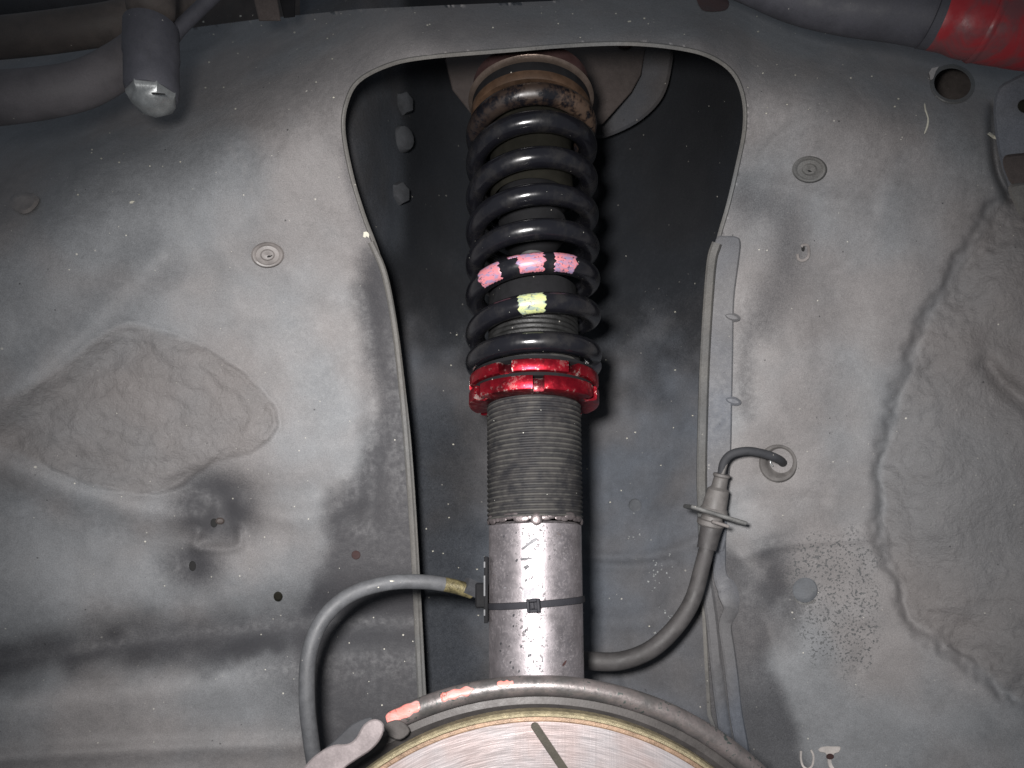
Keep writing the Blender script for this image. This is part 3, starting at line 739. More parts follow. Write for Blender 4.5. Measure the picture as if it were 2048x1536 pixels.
# marks on the tube: dents, scratches, ghost of an old sticker
def on_tube(poly, lift=.00012):
    r = rt+lift; out = []
    for x, y in poly:
        ray = P(x, y, 1.0); o_ = -A
        # intersect ray t*ray with the cylinder round the axis
        dd = Vector((ray.dot(Xv), ray.dot(Yv))); oo = Vector(((-A).dot(Xv), (-A).dot(Yv)))
        a = dd.dot(dd); b = 2*dd.dot(oo); c = oo.dot(oo)-r*r; t = (-b-math.sqrt(max(0, b*b-4*a*c)))/(2*a)
        q = ray*t-A; out.append((q.dot(Xv), q.dot(Yv), q.dot(U)))
    return out
def tube_mark(name, poly, mat, lift=.00012):
    n = len(poly); v = on_tube(poly, lift); c = on_tube([(sum(p[0] for p in poly)/n, sum(p[1] for p in poly)/n)], lift)
    sp(name, (v+c, [(i, (i+1) % n, n) for i in range(n)]), mat)
for pl in ([(1077, 1073), (1072, 1083), (1060, 1090), (1046, 1100), (1042, 1098), (1056, 1085), (1066, 1077)],
           [(1040, 1117), (1050, 1115), (1066, 1114), (1065, 1118), (1050, 1121), (1042, 1121)],
           [(1046, 1134), (1056, 1128), (1060, 1134), (1052, 1140)], [(1060, 1240), (1063, 1238), (1062, 1243)]):
    tube_mark('scratch', pl, M['scratchdark'])
for k in range(26):
    x = 1040+random.gauss(0, 26); y = random.choice([random.uniform(1060, 1190), random.uniform(1225, 1350), random.gauss(1335, 10)]); r = random.uniform(1.0, 3.4)
    if 990 < x < 1150: tube_mark('paint_chip', ell(x, y, r*.75, r*1.2, 8, random.random()*.6, .6), M['scratchdark'])
tube_mark('rust_spot', [(1124, 1330), (1130, 1322), (1134, 1320), (1131, 1328), (1126, 1333)], M['brown_dark'])
M['sticker'] = simple('sticker_residue', (0.17, 0.165, 0.175), .5, .5, var=.5, sc=500)
for pl in ([(1047, 1176), (1070, 1175), (1070, 1197), (1048, 1198)], [(1008, 1174), (1045, 1175), (1045, 1177), (1008, 1177)], [(1072, 1176), (1130, 1180), (1130, 1182), (1072, 1179)]):
    tube_mark('sticker_residue', pl, M['sticker'])
# lock rings with spanner notches
def lock_ring(zb, zt, ro, ri, offs, wid, name='lock_ring'):
    rows_ = []
    for k in range(6):
        c = offs+60*k
        for (a0, a1, dn) in ((c-wid/2, c+wid/2, 1), (c+wid/2, c+60-wid/2, 0)):
            nseg = 3 if dn else 14
            for i in range(nseg+1): rows_.append((R(a0+(a1-a0)*i/nseg), dn, 1.0 if (i in (0, nseg)) else 0.0))
    vs, fs, wr = [], [], []; b = .0007
    for a, dn, e in rows_:
        q = ro-.0062 if dn else ro
        pr = [(ri, zb), (q-b*2.5, zb), (q-b*.6, zb+b*.5), (q, zb+b*1.6), (q, zt-b*1.6), (q-b*.6, zt-b*.5), (q-b*2.5, zt), (ri, zt)]
        for i, (r, z_) in enumerate(pr):
            vs.append((r*math.sin(a), -r*math.cos(a), z_)); wr.append([max(e*(.9 if not dn else .1), .62 if i in (2, 5) else .18), 1.0 if dn or i in (0, 7) else 0, 0, 1])
    n = len(rows_)
    for j in range(n):
        k = (j+1) % n
        for i in range(7): fs.append((j*8+i, j*8+i+1, k*8+i+1, k*8+i))
        fs.append((j*8+7, j*8, k*8, k*8+7))
    return sp(name, (vs, fs), M['red'], attrs={'wear': np.array(wr, float)})
ro = 133*.389/F
lock_ring(Z(778, ro), Z(748, ro), ro, rth-.0002, 2, 9.5)
sp('ring_gap', lathe([(rth, Z(748, ro)), (ro*.93, Z(748, ro)+.0001), (ro*.93, Z(740, ro)-.0001), (rth, Z(740, ro))], 64), M['black'])  # black spacer added so the gap between the rings reads dark
lock_ring(Z(740, ro), Z(715, ro), ro*.995, rth-.0002, -26, 12)
sp('spring_seat', lathe([(rth-.0003, Z(714, ro)+.0001), (ro*.90, Z(714, ro)+.0001), (ro*.92, Z(712, ro)), (ro*.92, Z(706, ro)), (ro*.86, Z(704, ro)), (rth-.0003, Z(704, ro))], 72), M['black'])
# coil spring
rs0 = 119*.395/F; rw = .0059
fr = [Z(706, ro)+rw*1.02, Z(676, rs0+rw), Z(598, rs0+rw), Z(517, rs0+rw), Z(448, rs0+rw), Z(377, rs0+rw), Z(302, rs0+rw), Z(229, rs0+rw), Z(173, rs0+rw), Z(158, rs0+rw)]
zseat = Z(708, ro)+rw*.98
tk = [-.75, 0, 1, 2, 3, 4, 5, 6, 7, 7.6]
zk = [zseat]+fr[1:9]+[fr[8]+(fr[8]-fr[7])*.28]
def hz(t):
    # monotone smooth interpolation through the front heights
    for i in range(len(tk)-1):
        if t <= tk[i+1] or i == len(tk)-2: break
    def sl(j):
        if j <= 0: return 0.0
        if j >= len(tk)-1: return 0.0
        a = (zk[j]-zk[j-1])/(tk[j]-tk[j-1]); b = (zk[j+1]-zk[j])/(tk[j+1]-tk[j]); return 2*a*b/(a+b) if a*b > 0 else 0
    h = tk[i+1]-tk[i]; s = (t-tk[i])/h
    return (2*s**3-3*s**2+1)*zk[i]+(s**3-2*s**2+s)*h*sl(i)+(-2*s**3+3*s**2)*zk[i+1]+(s**3-s**2)*h*sl(i+1)
def hel(t, r=rs0):
    a = 2*PI*t
    return Vector((r*math.sin(a), -r*math.cos(a), hz(t)))
T0, T1, NS = -.75, 7.6, 900
pts = [hel(T0+(T1-T0)*i/NS) for i in range(NS+1)]
vf = tube(pts, rw, 22)
rust = np.zeros((len(vf[0]), 4)); rust[:, 3] = 1
for i in range(NS+1):
    t = T0+(T1-T0)*i/NS; v = sstep(6.55, 7.05, t)*.95
    ph = (t % 1.0); v = max(v*.45, (1.0 if 7.07 < t < 7.26 else 0)); rust[i*22:(i+1)*22, 0] = v
sp('coil_spring', vf, M['spring'], sharp=60, attrs={'rust': rust})
def mark(t0, t1, c0, c1, mat, seed, name='paint_mark'):
    """brush mark: a skin on the wire between helix turns t0..t1 and wire angles c0..c1 (0 = outward, + = up)"""
    rnd = random.Random(seed); vs, fs = [], []; n, m = 26, 12
    e0 = [rnd.uniform(-1, 1) for _ in range(m+1)]; e1 = [rnd.uniform(-1, 1) for _ in range(m+1)]
    for j in range(m+1):
        for i in range(n+1):
            u = i/n; v = j/m
            tt0 = t0+e0[j]*.004; tt1 = t1+e1[j]*.005; t = tt0+(tt1-tt0)*u; a = R(c0+(c1-c0)*v + (math.sin(u*40+seed)*3+rnd.uniform(-3, 3))*(1 if j in (0, m) else 0))
            p = hel(t); T = (hel(t+.001)-p).normalized(); er = Vector((math.sin(2*PI*t), -math.cos(2*PI*t), 0)); ez = T.cross(er)*-1
            if ez.z < 0: ez = -ez
            rr = rw+.00022 - (.0003 if (j in (0, m) or i in (0, n)) else 0)
            vs.append(p+(er*math.cos(a)+ez*math.sin(a))*rr)
    for j in range(m):
        for i in range(n): q = j*(n+1)+i; fs.append((q, q+1, q+n+2, q+n+1))
    return sp(name, (vs, fs), mat, sharp=None)
mk = mark(1.857, 1.918, -80, 48, M['pink'], 3); mk['label'] = 'leftmost pink paint mark on the spring coil'
mk = mark(1.960, 2.021, -78, 52, M['pink'], 5); mk['label'] = 'middle pink paint mark with a streak'
mk = mark(2.044, 2.100, -78, 50, M['pink'], 8); mk['label'] = 'right pink and lilac paint mark'
mk = mark(1.940, 1.966, 28, 50, M['pink'], 11); mk['label'] = 'thin lilac brush streak'
mk = mark(.962, 1.021, -88, 50, M['yellow'], 6); mk['label'] = 'yellow green paint mark one coil below the pink ones'
# parts inside and on top of the spring
rb = 84*.41/F
sp('shaft', lathe([(.0, zt1-.01), (.0072, zt1-.01), (.0072, Z(140, rb))], 40), M['zinc'])
sp('bump_stop', lathe([(.008, Z(480, .02)), (.014, Z(470, .02)), (.019, Z(450, .02)), (.016, Z(430, .02)), (.021, Z(410, .02)), (.019, Z(392, .02)), (.023, Z(372, .02)), (.02, Z(340, .02))], 48), M['black'])
sp('dust_boot', lathe([(rb*.93, Z(352, rb)), (rb*.98, Z(348, rb)), (rb, Z(340, rb)), (rb*.985, Z(300, rb)), (rb*.985, Z(290, rb)), (rb*1.01, Z(266, rb)), (rb*.98, Z(258, rb)), (rb, Z(220, rb)), (rb, Z(150, rb))], 64), M['boot_dark'])
rz = 122*.428/F
sp('rust_ring', lathe([(rz*.7, Z(153, rz)), (rz*.96, Z(153, rz)), (rz*.97, Z(150, rz)), (rz*.97, Z(141, rz)), (rz*.97, Z(137, rz)), (rz*.7, Z(137, rz))], 72), M['rust'])
sp('rubber_isolator', lathe([(rz*.7, Z(137, rz)+.0002), (rz*.93, Z(136, rz)), (rz*.95, Z(128, rz)), (rz*.95, Z(118, rz)), (rz*.7, Z(116, rz))], 72), M['black'])
sp('upper_seat', lathe([(rz*.7, Z(116, rz)+.0002), (rz*.94, Z(114, rz)), (rz*1.00, Z(112, rz)), (rz*1.015, Z(110, rz)), (rz*1.00, Z(108, rz)), (rz*.96, Z(106, rz)), (rz*.9, Z(104, rz)), (rz*.86, Z(98, rz)), (0, Z(97, rz))], 80), M['seatring'])
rc = rz*.80
sp('bearing_cup', lathe([(rc, Z(98, rz)), (rz*.93, Z(95, rz)), (rz*.94, Z(86, rz)), (rz*.94, Z(78, rz)), (0, Z(76, rz))], 64), M['brown_dark'])
# hose bracket welded on the left of the tube (seen edge on)
zc = Z(1180, rt)
kx = -rt-.0005
hb = sp('hose_bracket', box((kx-.0008, -.004, Z(1178, 0)), (.0022, .013, (Z(1112, 0)-Z(1242, 0)))), M['black'])
sp('bracket_tab', box((kx-.0035, .001, Z(1190, 0)), (.0075, .012, (Z(1165, 0)-Z(1215, 0)))), M['black'])
for py in (1128, 1172, 1228):
    sp('bracket_edge', box((kx-.0016, -.0115, Z(py, rt)), (.0010, .0012, .0035 if py != 1172 else .0115)), M['rubber'])
# ------------------------------------------------------------------ cable tie round the tube
tie = thing('cable_tie', 'black nylon cable tie strapped around the silver strut tube', 'cable tie', A, mat=MW @ Matrix.Translation((0, 0, Z(1209, rt))) @ Matrix.Rotation(R(-4.0), 4, 'Y'))
hh = 7.2*.355/F; r1 = rt+.0003
obj('strap', *lathe([(r1, -hh), (r1+.0010, -hh*.85), (r1+.0012, 0), (r1+.0010, hh*.85), (r1, hh)], 96), M['nylon'], tie, local=True)
a0 = R(-4.5); rr = r1+.0022; c = Vector((rr*math.sin(a0), -rr*math.cos(a0), -.0002)); rot = Matrix.Rotation(a0, 3, 'Z')
S = 27*.350/F; parts = []
t_ = S*.23
for (dx, dz, sx, sz) in ((-(S-t_)/2, 0, t_, S), ((S-t_)/2, 0, t_, S), (0, (S-t_)/2, S-2*t_+.0003, t_), (0, -(S-t_)/2, S-2*t_+.0003, t_)):
    parts.append(box(c+rot @ Vector((dx, -.0008, dz)), (sx, .0048, sz), rot, .2))
parts.append(box(c+rot @ Vector((0, .0010, 0)), (S*.7, .0015, S*.7), rot, .1))
parts.append(box(c+rot @ Vector((-S*.06, -.0008, 0)), (S*.22, .003, S*.45), rot, .1))
obj('head', *join(parts), M['nylon'], tie, local=True)
# ------------------------------------------------------------------ brake hose on the left
def px_path(l, n=14): return catmull([P(*q) for q in l], n)
hl = [(632, 1545, .368), (622, 1480, .364), (614, 1400, .362), (618, 1310, .364), (645, 1240, .368), (700, 1190, .374), (775, 1166, .380), (850, 1164, .386), (905, 1172, .392), (945, 1184, .397)]
hose = thing('brake_hose', 'grey rubber brake hose arching over the left panel down to the caliper bracket', 'hose', P(632, 1545, .368))
pth = px_path(hl)
k0 = int(len(pth)*.845)
obj('rubber_hose', *tube(pth[:k0+1], 15.5*.37/F, 22), M['rubber'], hose)
M['braid'] = simple('yellow_braid', (0.13, 0.11, 0.055), .5, .2, var=.8, sc=260, bs=.9)
def braid(t, a): return 1+.035*math.sin(t*150)*math.cos(a*5)
seg = [pth[k0].lerp(pth[-1], i/60) if False else px_path(hl, 80)[int(len(px_path(hl, 80))*.845)+0] for i in range(1)] and px_path(hl, 60)
obj('braided_end', *tube(seg[int(len(seg)*.842):int(len(seg)*.998)], 14.5*.385/F, 22, rf=braid), M['braid'], hose)
obj('fitting', *tube(px_path([(930, 1170, .394), (960, 1183, .398), (985, 1188, .400)], 6), 18*.39/F, 6), M['rubber_dark'], hose)
for (x, y, L) in ((778, 1158, 10), (795, 1160, 8), (752, 1170, 7)):
    D = float(np.interp(x, [700, 775, 850], [.374, .380, .386]))-15.3*.37/F*.9
    vs, fs = slab(ell(x, y+5, L, 2.0, 12, -.1, .4), D, .0012, .6); obj('scuff', vs, fs, M['chip'], hose)
# ------------------------------------------------------------------ brake disc, its dust shield and the bracket
dd_ = .325; cD = P(1082, 2006, dd_); pxm = dd_/F
disc = thing('brake_disc', 'bright slotted brake disc face with golden rusty rim at the bottom', 'brake disc', cD)
tp = Vector((0, 0, 583*pxm)); disc.matrix_world = Matrix.Translation(cD) @ Matrix.Translation(tp) @ Matrix.Rotation(R(-3), 4, 'X') @ Matrix.Translation(-tp)
def mat_disc():
    m = NT('swept_disc_face'); x = m.n('ShaderNodeSeparateXYZ'); m.t.links.new(m.co, x.inputs[0])
    r = m.math('SQRT', m.math('ADD', m.math('MULTIPLY', x.outputs[0], x.outputs[0]), m.math('MULTIPLY', x.outputs[2], x.outputs[2])))
    a = m.math('ARCTAN2', x.outputs[0], x.outputs[2])
    cc = m.n('ShaderNodeCombineXYZ'); m.put(cc.inputs[0], m.math('MULTIPLY', r, 1400.)); m.put(cc.inputs[1], m.math('MULTIPLY', a, 9.0))
    s1 = m.noise(1.0, 3, .6, cc.outputs[0])
    c3 = m.n('ShaderNodeCombineXYZ'); m.put(c3.inputs[0], m.math('MULTIPLY', r, 420.)); m.put(c3.inputs[1], m.math('MULTIPLY', a, 3.0))
    s3 = m.noise(1.0, 2, .5, c3.outputs[0])
    v2 = m.mapv((900, 900, 26), (0, 0, 0), (0, .28, 0)); s2 = m.noise(1.0, 2, .55, v2)
    n = m.noise(26, 3)
    col = m.mix(m.mr(n, .38, .62), (0.42, 0.395, 0.40), (0.42, 0.34, 0.325))
    col = m.mix(m.math('MULTIPLY', m.mr(s1, .3, .7), .35), col, (0.45, 0.40, 0.40))
    col = m.mix(m.math('MULTIPLY', m.mr(s2, .66, .72), .5), col, (0.30, 0.24, 0.22))
    h = m.math('ADD', m.math('ADD', m.math('MULTIPLY', s1, .7), m.math('MULTIPLY', s3, .8)), m.math('MULTIPLY', s2, -.5))
    return m.done(col, m.mr(s1, .3, .7, .36, .52), .65, m.bump(h, .5, .00035))
M['disc'] = mat_disc()
M['gold'] = simple('golden_rust_rim', (0.24, 0.205, 0.13), .5, .5, var=.35, sc=420, bs=1.0)
M['rim_in'] = simple('rust_orange_edge', (0.23, 0.155, 0.105), .5, .4, var=.4, sc=200, bs=.6)
M['groove'] = simple('groove_floor', (0.045, 0.04, 0.03), .6, .2, spk=False)
def circ(r, n, y, ph=0): return [Vector((r*math.sin(2*PI*k/n+ph), y, r*math.cos(2*PI*k/n+ph))) for k in range(n)]
RF_ = 563*pxm; RO = 583*pxm; RI = 300*pxm; n = 360
# grooves: slanted slots, one of them runs through the picture
slots = []
s_a = Vector(((1070-1082)*pxm, 0, (2006-1452)*pxm)); s_b = Vector(((1178-1082)*pxm, 0, (2006-1610)*pxm)); wv = 8.2*pxm
for q in range(6):
    Rm = Matrix.Rotation(q*PI/3, 3, 'Y'); a_, b_ = Rm @ s_a, Rm @ s_b; t = (b_-a_).normalized(); nn = Vector((t.z, 0, -t.x)); sl = []
    for k in range(9): th = PI*k/8; sl.append(a_ + nn*wv*math.cos(th) - t*wv*math.sin(th))
    for k in range(9): th = PI*k/8; sl.append(b_ - nn*wv*math.cos(th) + t*wv*math.sin(th))
    slots.append(sl)
loops = [circ(RF_, n, 0), circ(RI, 180, 0)]+slots
flat = [p for l in loops for p in l]
tri = tessellate_polygon([[Vector((p.x, p.z, 0)) for p in l] for l in loops])
o = obj('disc_face', flat, [tuple(t) for t in tri], M['disc'], disc, local=True, sharp=None)
for sl in slots:
    m = len(sl); v = [Vector(p) for p in sl]+[p+Vector((0, .0014, 0)) for p in sl]
    o = obj('groove', v, [(i, (i+1) % m, m+(i+1) % m, m+i) for i in range(m)]+[tuple(range(m, 2*m))], M['groove'], disc, local=True)
def ringmesh(prof, n=360):
    vs, fs = [], []
    for k in range(n):
        a = 2*PI*k/n
        for r, y in prof: vs.append((r*math.sin(a), y, r*math.cos(a)))
    m = len(prof)
    for k in range(n):
        j = (k+1) % n
        for i in range(m-1): fs.append((k*m+i, k*m+i+1, j*m+i+1, j*m+i))
    return vs, fs
obj('rust_band', *ringmesh([(RF_, 0), (RF_+1.5*pxm, .0007), (571*pxm, .0009), (572.5*pxm, .0001)]), M['rim_in'], disc, local=True)
obj('disc_rim', *ringmesh([(572.5*pxm, .0001), (574*pxm, -.0003), (579*pxm, -.0002), (583*pxm, .0010), (583*pxm, .0070), (560*pxm, .0075)]), M['gold'], disc, local=True)
obj('disc_hat', *ringmesh([(RI, 0), (RI-.002, .001), (RI-.004, -.012), (RI*.45, -.014), (RI*.45, .01)], 120), M['bracket_metal'], disc, local=True)
ds = .342; pm = ds/F; cS = P(1076, 2007, ds)
shield = thing('dust_shield', 'dark brake dust shield with rolled rim and pinkish red scraped paint on its left', 'dust shield', cS)
def mat_shield():
    m = NT('shield_rim'); n = m.noise(60, 5, .65); n2 = m.noise(400, 3, .7)
    col = m.mix(m.mr(n, .35, .65), (0.10, 0.096, 0.094), (0.20, 0.172, 0.168))
    col = m.mix(m.mr(m.math('ADD', n2, m.math('MULTIPLY', n, .7)), .95, 1.05), col, (0.06, 0.075, 0.07))
    return m.done(col, m.mr(n2, .3, .7, .32, .5), .55, m.bump(n2, .5, .0003))
M['shield'] = mat_shield(); M['shield_in'] = simple('shield_plate', (0.055, 0.050, 0.048), .55, .25, var=.2)
th0, th1 = -math.asin(296/640.), R(100)
rimr = 20.5*pm; Rr = 636*pm
pts = [Vector((Rr*math.sin(a), 0, Rr*math.cos(a))) for a in [th0+(th1-th0)*i/240 for i in range(241)]]
obj('rolled_rim', *tube(pts, rimr, 20), M['shield'], shield, local=True)
vs, fs = [], []
ths = [R(-75)+(th1-R(-75))*i/260 for i in range(261)]
prof = [(622*pm, .004), (616*pm, .0005), (600*pm, -.0005), (590*pm, .001), (560*pm, .006)]
for a in ths:
    for r, y in prof: vs.append((r*math.sin(a), y, r*math.cos(a)))
for i in range(260):
    for k in range(4): fs.append((i*5+k, i*5+k+1, i*5+k+6, i*5+k+5))
obj('shield_plate', vs, fs, M['shield_in'], shield, local=True)
M['pinkred'] = mat_paint('pink_red_scrape', (0.66, 0.20, 0.17), (0.50, 0.26, 0.24), (0.25, 0.10, 0.08))
def scrape(x0, x1, a0, a1, seed, jag=.35):
    rnd = random.Random(seed); vs, fs = [], []; n, m = 30, 9
    t0 = math.asin((x0-1076)/636.); t1 = math.asin((x1-1076)/636.)
    for j in range(m+1):
        for i in range(n+1):
            u = i/n; w_ = 1-jag*(.5+.5*math.sin(u*17+seed))*(u**.5); mid = (a0+a1)/2
            c = R(mid+(a0-mid+(a1-a0)*j/m)*w_*(math.sin(min(1, u*6+.35)*PI/2)*math.sin(min(1, (1-u)*4+.25)*PI/2))); t = t0+(t1-t0)*u
            er = Vector((math.sin(t), 0, math.cos(t))); rr = rimr+.0002-(.0003 if i in (0, n) or j in (0, m) else 0)
            vs.append(er*Rr+(Vector((0, -1, 0))*math.cos(c)+er*math.sin(c))*rr)
    for j in range(m):
        for i in range(n): q = j*(n+1)+i; fs.append((q, q+1, q+n+2, q+n+1))
    return obj('scraped_paint', vs, fs, M['pinkred'], shield, local=True, sharp=None)
scrape(781, 846, -10, 80, 1, .3); scrape(886, 950, 0, 62, 4, .5); scrape(996, 1028, 15, 58, 7, .6)
# pad carrier end beside the shield
brk = thing('caliper_bracket', 'curved pale metal caliper bracket end in the bottom left beside the disc', 'bracket', P(680, 1530, .30))
vs, fs = slab(smooth_poly([(585, 1580), (612, 1530), (640, 1504), (668, 1490), (695, 1488), (712, 1476), (726, 1452), (742, 1440), (758, 1440), (768, 1452), (762, 1476), (742, 1500), (712, 1520), (686, 1540), (660, 1580)], 4, True),
    .298, .006, 3)
obj('bracket_body', vs, fs, M['bracket_metal'], brk)
vs, fs = slab(smooth_poly([(640, 1506), (668, 1482), (700, 1452), (730, 1436), (746, 1438), (722, 1470), (700, 1494), (660, 1500)], 3, True), .3055, .008, 2)
obj('bracket_back', vs, fs, M['rubber_dark'], brk)
vs, fs = slab(smooth_poly([(770, 1448), (800, 1440), (820, 1462), (800, 1480), (775, 1470)], 3, True), .334, .003, 2)
obj('shield_tab', vs, fs, M['shield_in'], shield)
# ------------------------------------------------------------------ sensor cable on the right
cab = thing('sensor_cable', 'grey sensor cable with flanged rubber boot curving from the strut up to the grommet', 'cable', P(1428, 1040, .43))
cl = [(1085, 1306, .405), (1120, 1316, .432), (1180, 1322, .440), (1240, 1322, .436), (1300, 1300, .432), (1350, 1255, .430), (1385, 1200, .430), (1405, 1130, .430), (1420, 1070, .430), (1428, 1046, .430)]
obj('cable_sleeve', *tube(px_path(cl), lambda t: (21-7*t)*.43/F, 20), M['cable'], cab)
obj('boot_collar', *tube(px_path([(1413, 1098, .430), (1420, 1066, .430), (1428, 1040, .430)], 6), lambda t: (19+3.5*t)*.43/F, 20), M['cable'], cab)
def stack(path, radii, seg=24):
    """stepped round body along a straight pixel path"""
    vs = [];
    a = P(*path[0]); b = P(*path[1]); pts, rr = [], []
    for t, r in radii: pts.append(a.lerp(b, t)); rr.append(r*.43/F)
    fs = []; T = (b-a).normalized(); N = Vector((1, 0, 0)); N = (N-T*N.dot(T)).normalized(); Bv = T.cross(N)
    for p, r in zip(pts, rr):
        for k in range(seg): an = 2*PI*k/seg; vs.append(p+(N*math.cos(an)+Bv*math.sin(an))*r)
    for i in range(len(pts)-1):
        for k in range(seg): k2 = (k+1) % seg; fs.append((i*seg+k, i*seg+k2, (i+1)*seg+k2, (i+1)*seg+k))
    fs.append(tuple(range(seg))); fs.append(tuple((len(pts)-1)*seg+k for k in range(seg)))
    return vs, fs
pa = ((1420, 1052, .430), (1444, 948, .424))
M['bootgrey'] = simple('grommet_rubber', (0.105, 0.098, 0.094), .6)
obj('boot_ring', *stack(pa, [(0, 24), (.03, 27), (.11, 27), (.13, 22), (.2, 20)]), M['bootgrey'], cab)
obj('boot_body', *stack(pa, [(.2, 22), (.26, 29), (.34, 26), (.36, 24), (.70, 21), (.74, 16), (.76, 15), (.93, 14), (.96, 17), (1.0, 16), (1.01, 7)]), M['bootgrey'], cab)
# flange plate across the boot
a_ = P(1374, 1012, .4245); b_ = P(1484, 1046, .4245); mid = (a_+b_)/2; T = (b_-a_).normalized(); rotm = Matrix((T, Vector((0, 1, 0)), T.cross(Vector((0, 1, 0))))).transposed()
obj('flange_plate', *box(mid, ((b_-a_).length, .020, .0026), rotm, .25), M['zinc'], cab)
obj('flange_clip', *box(P(1440, 1048, .415), (.011, .004, .002), rotm, .25), M['plug'], cab)
thin = [(1443, 952, .424), (1448, 925, .421), (1464, 908, .418), (1495, 902, .417), (1530, 908, .419), (1556, 918, .424), (1566, 926, .436)]
obj('thin_cable', *tube(px_path(thin), 8.5*.42/F, 16), M['rubber_dark'], cab)
obj('cable_tip', *tube(px_path([(1440, 962, .423), (1452, 928, .420), (1456, 918, .419)], 4), lambda t: (5-3*t)*.42/F, 10), M['bootgrey'], cab)
# grommet in the panel round the cable
D = float(dpanel(np.array([1556]), np.array([925]))[0])
gr = thing('cable_grommet', 'round rubber grommet in the right panel where the thin cable enters', 'grommet', P(1556, 925, D))
def cone(prof, cx, cy, D, n=40):
    vs, fs = [], []
    for k in range(n):
        a = 2*PI*k/n
        for q, z, ox in prof: vs.append(P(cx+ox+q*math.cos(a), cy-ox+q*math.sin(a), D+z))
    m = len(prof)
    for k in range(n):
        j = (k+1) % n
        for i in range(m-1): fs.append((k*m+i, k*m+i+1, j*m+i+1, j*m+i))
    return vs, fs
obj('grommet_rim', *cone([(39, .001, 0), (39, -.0016, 0), (36, -.003, 0), (31, -.003, 1), (27, -.0018, 1.5), (25, -.0008, 2), (22, .0002, 2), (18, .0008, 1)], 1557, 926, D), M['bootgrey'], gr)
obj('grommet_bore', *cone([(18, .0008, 1), (14, .001, 0), (9, .0006, -2), (0.1, .002, -3)], 1557, 926, D), M['hole'], gr)
obj('bore_rim', *tube(px_path([(1542, 918, D-.003), (1541, 926, D-.003), (1546, 932, D-.003)], 6), 1.6*.42/F, 8), M['tip'], gr)
# ------------------------------------------------------------------ things along the top edge
def ptube(name, label, cat, l, r, mat, seg=24, n=10, rfun=None):
    t = thing(name, label, cat, P(*l[0])); return t, obj(name+'_body', *tube(px_path(l, n), r, seg, rf=rfun), mat, t)
M['hose_grey'] = simple('grey_hose', (0.090, 0.083, 0.088), .7, var=.3, sc=60)
o = tag(obj('coolant_hose', *tube(px_path([(-120, 205, .350), (0, 196, .350), (90, 186, .352), (170, 168, .356), (240, 130, .362), (290, 90, .37)]), lambda t: (50-14*t)*.355/F, 28), M['hose_grey']),
    'thick grey hose entering from the left edge below the dark upper pipe', 'hose')
o = tag(obj('coolant_pipe', *tube(px_path([(-120, 84, .375), (20, 74, .375), (150, 58, .378), (260, 38, .385), (380, -10, .40)]), 36*.375/F, 26), M['backing']),
    'dark brown pipe crossing the top left corner above the thick grey hose', 'pipe')
o = tag(obj('upper_pipe', *tube(px_path([(-120, 10, .40), (60, 0, .40), (260, -20, .40)]), 30*.40/F, 26), M['rubber_dark']), 'dark pipe at the extreme top left corner of the picture', 'pipe')
vl = thing('drain_valve', 'dark round valve hanging at the top left with a pale worn hexagonal tip', 'valve', P(302, 200, .352))
def axial(l, rad, seg=28):
    a, b = P(*l[0]), P(*l[1]); vs, fs = [], []; T = (b-a).normalized(); N = Vector((1, 0, 0)); N = (N-T*N.dot(T)).normalized(); Bv = T.cross(N)
    for t, r in rad:
        for k in range(seg): an = 2*PI*k/seg; vs.append(a.lerp(b, t)+(N*math.cos(an)+Bv*math.sin(an))*r*.352/F)
    m = len(rad)
    for i in range(m-1):
        for k in range(seg): k2 = (k+1) % seg; fs.append((i*seg+k, i*seg+k2, (i+1)*seg+k2, (i+1)*seg+k))
    fs.append(tuple(range(seg))); fs.append(tuple((m-1)*seg+k for k in range(seg)))
    return vs, fs
M['valve'] = simple('valve_body', (0.050, 0.050, 0.060), .68, var=.2)
obj('valve_body', *axial([(302, 50, .352), (304, 190, .350)], [(0, 40), (.03, 50), (.45, 52), (.5, 50), (.8, 50), (.92, 50), (1.0, 46)]), M['valve'], vl)
obj('valve_tip', *axial([(304, 184, .350), (306, 232, .349)], [(0, 47), (.25, 46), (.3, 44), (.55, 38), (.8, 20), (.88, 8)], 7), M['tip'], vl)
vs, fs = slab([(303, 184), (330, 187), (331, 190), (303, 188)], .3355, .0008, .6); obj('tip_slot', vs, fs, M['hole'], vl)
obj('valve_cap', *axial([(300, -40, .352), (302, 45, .352)], [(0, 46), (.5, 46), (.75, 44), (.9, 34), (1.0, 14)]), M['backing'], vl)
tag(obj('bent_rod', *tube(px_path([(332, 110, .362), (352, 66, .362), (395, 22, .366), (450, -30, .37)]), 13*.365/F, 16), M['valve']), 'thin bluish rod slanting up behind the drain valve', 'rod')
br = thing('top_bracket', 'small taupe bracket hanging down over the top edge left of the spring', 'bracket', P(530, 20, .40))
vs, fs = slab([(498, -40), (548, -40), (562, 42), (518, 42)], .395, .003, 2); obj('bracket_arm', vs, fs, M['taupe'], br)
vs, fs = slab([(550, -40), (592, -40), (590, 34), (568, 36)], .40, .003, 2); obj('bracket_hole_plate', vs, fs, M['black'], br)  # black plate standing for the dark hole beside the arm
vs, fs = slab(smooth_poly([(1396, -10), (1440, -12), (1458, 4), (1450, 20), (1412, 22), (1398, 10)], 3, True), lambda x, y: dpanel(x, y)-.0018, .002, 2); obj('access_slot', vs, fs, M['brown_dark'], arch)
pp = thing('black_pipe', 'thick dark pipe running along the top right edge into the red sleeve', 'pipe', P(1880, 20, .35))
obj('pipe_body', *tube(px_path([(1380, -90, .372), (1500, -42, .366), (1600, -4, .360), (1700, 16, .355), (1800, 26, .350), (1885, 38, .347)]), lambda t: (40+13*t)*.35/F, 28), M['valve'], pp)
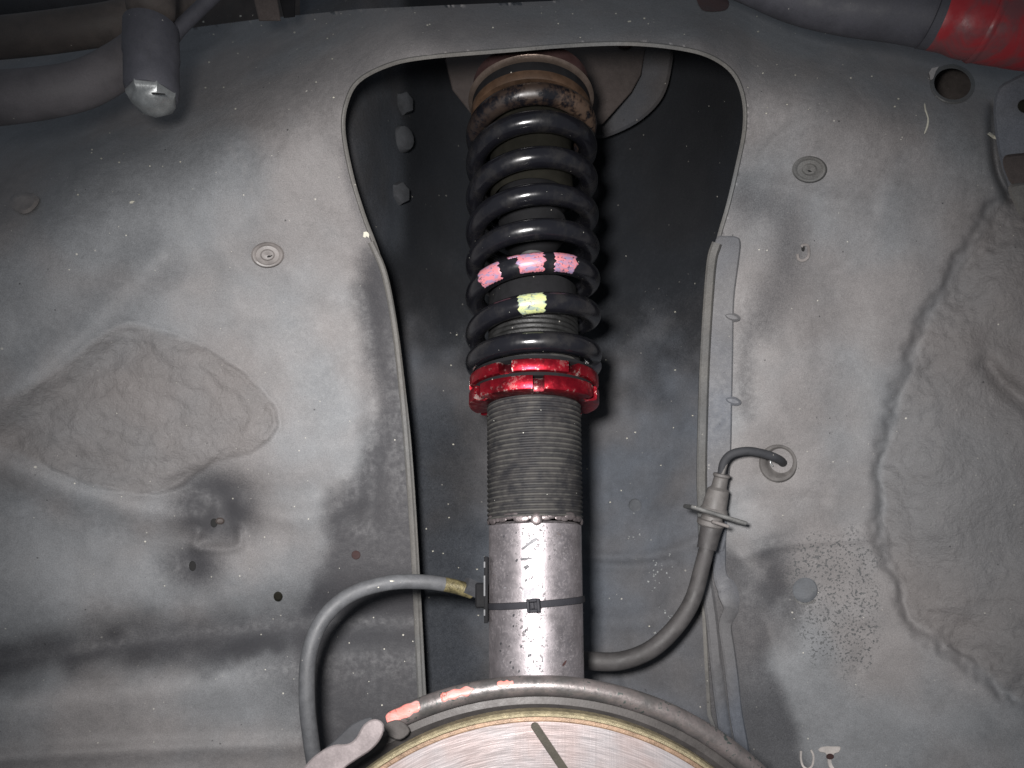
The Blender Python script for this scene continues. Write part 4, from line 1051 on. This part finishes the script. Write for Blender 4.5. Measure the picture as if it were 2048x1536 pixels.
rp = thing('red_sleeve', 'glossy red rubber sleeve at the top right corner', 'sleeve', P(1960, 60, .345))
def mat_redpipe():
    m = NT('dusty_red_sleeve'); n = m.noise(42, 4, .6, dist=1.0); n2 = m.noise(300, 4, .7)
    col = m.mix(m.mr(n, .42, .62), (0.27, 0.015, 0.020), (0.14, 0.04, 0.044))
    return m.done(col, m.mr(n2, .3, .7, .3, .55), 0, m.bump(n2, .3, .0003), .5)
M['redpipe'] = mat_redpipe()
obj('sleeve_body', *tube(px_path([(1868, 36, .346), (1930, 46, .344), (2000, 60, .342), (2080, 72, .340), (2200, 90, .338)]), lambda t: (52+8*min(1, t*3))*.345/F, 32,
    rf=lambda t, a: 1+.02*math.sin(t*30)*math.exp(-t*2)), M['redpipe'], rp)
obj('sleeve_end', *tube(px_path([(1858, 34, .3462), (1884, 39, .3455)], 4), lambda t: (54-1*t)*.345/F, 32), M['valve'], rp)
obj('sleeve_ridge', *tube(px_path([(1962, 52, .3432), (1976, 55, .3428)], 4), lambda t: 63*.345/F*(1-.03*abs(t-.5)*2), 32), M['redpipe'], rp)
rb_ = thing('edge_bracket', 'worn grey bracket lump at the right edge below the red sleeve', 'bracket', P(2040, 330, .36))
vs, fs = slab(smooth_poly([(1988, 200), (2020, 160), (2120, 150), (2140, 440), (2060, 440), (2030, 405), (2010, 350), (1994, 290)], 4, True), lambda x, y: .362+.00004*(y-300)-.00005*(x-2040), .006, 5)
obj('bracket_plate', vs, fs, M['panel'] if False else M['strip'], rb_)
vs, fs = slab(smooth_poly([(2006, 318), (2024, 308), (2080, 312), (2080, 372), (2030, 372), (2012, 348)], 4, True), .357, .004, 5); obj('bracket_pad', vs, fs, M['taupe'], rb_)
vs, fs = slab(smooth_poly([(2016, 376), (2036, 366), (2090, 370), (2090, 440), (2046, 436), (2028, 408)], 4, True), .355, .004, 6); obj('bracket_pad', vs, fs, M['lip'], rb_)
vs, fs = slab(ell(2052, 212, 17, 14, 20), .355, .01, 5); obj('bolt_head', vs, fs, M['boot'], rb_)
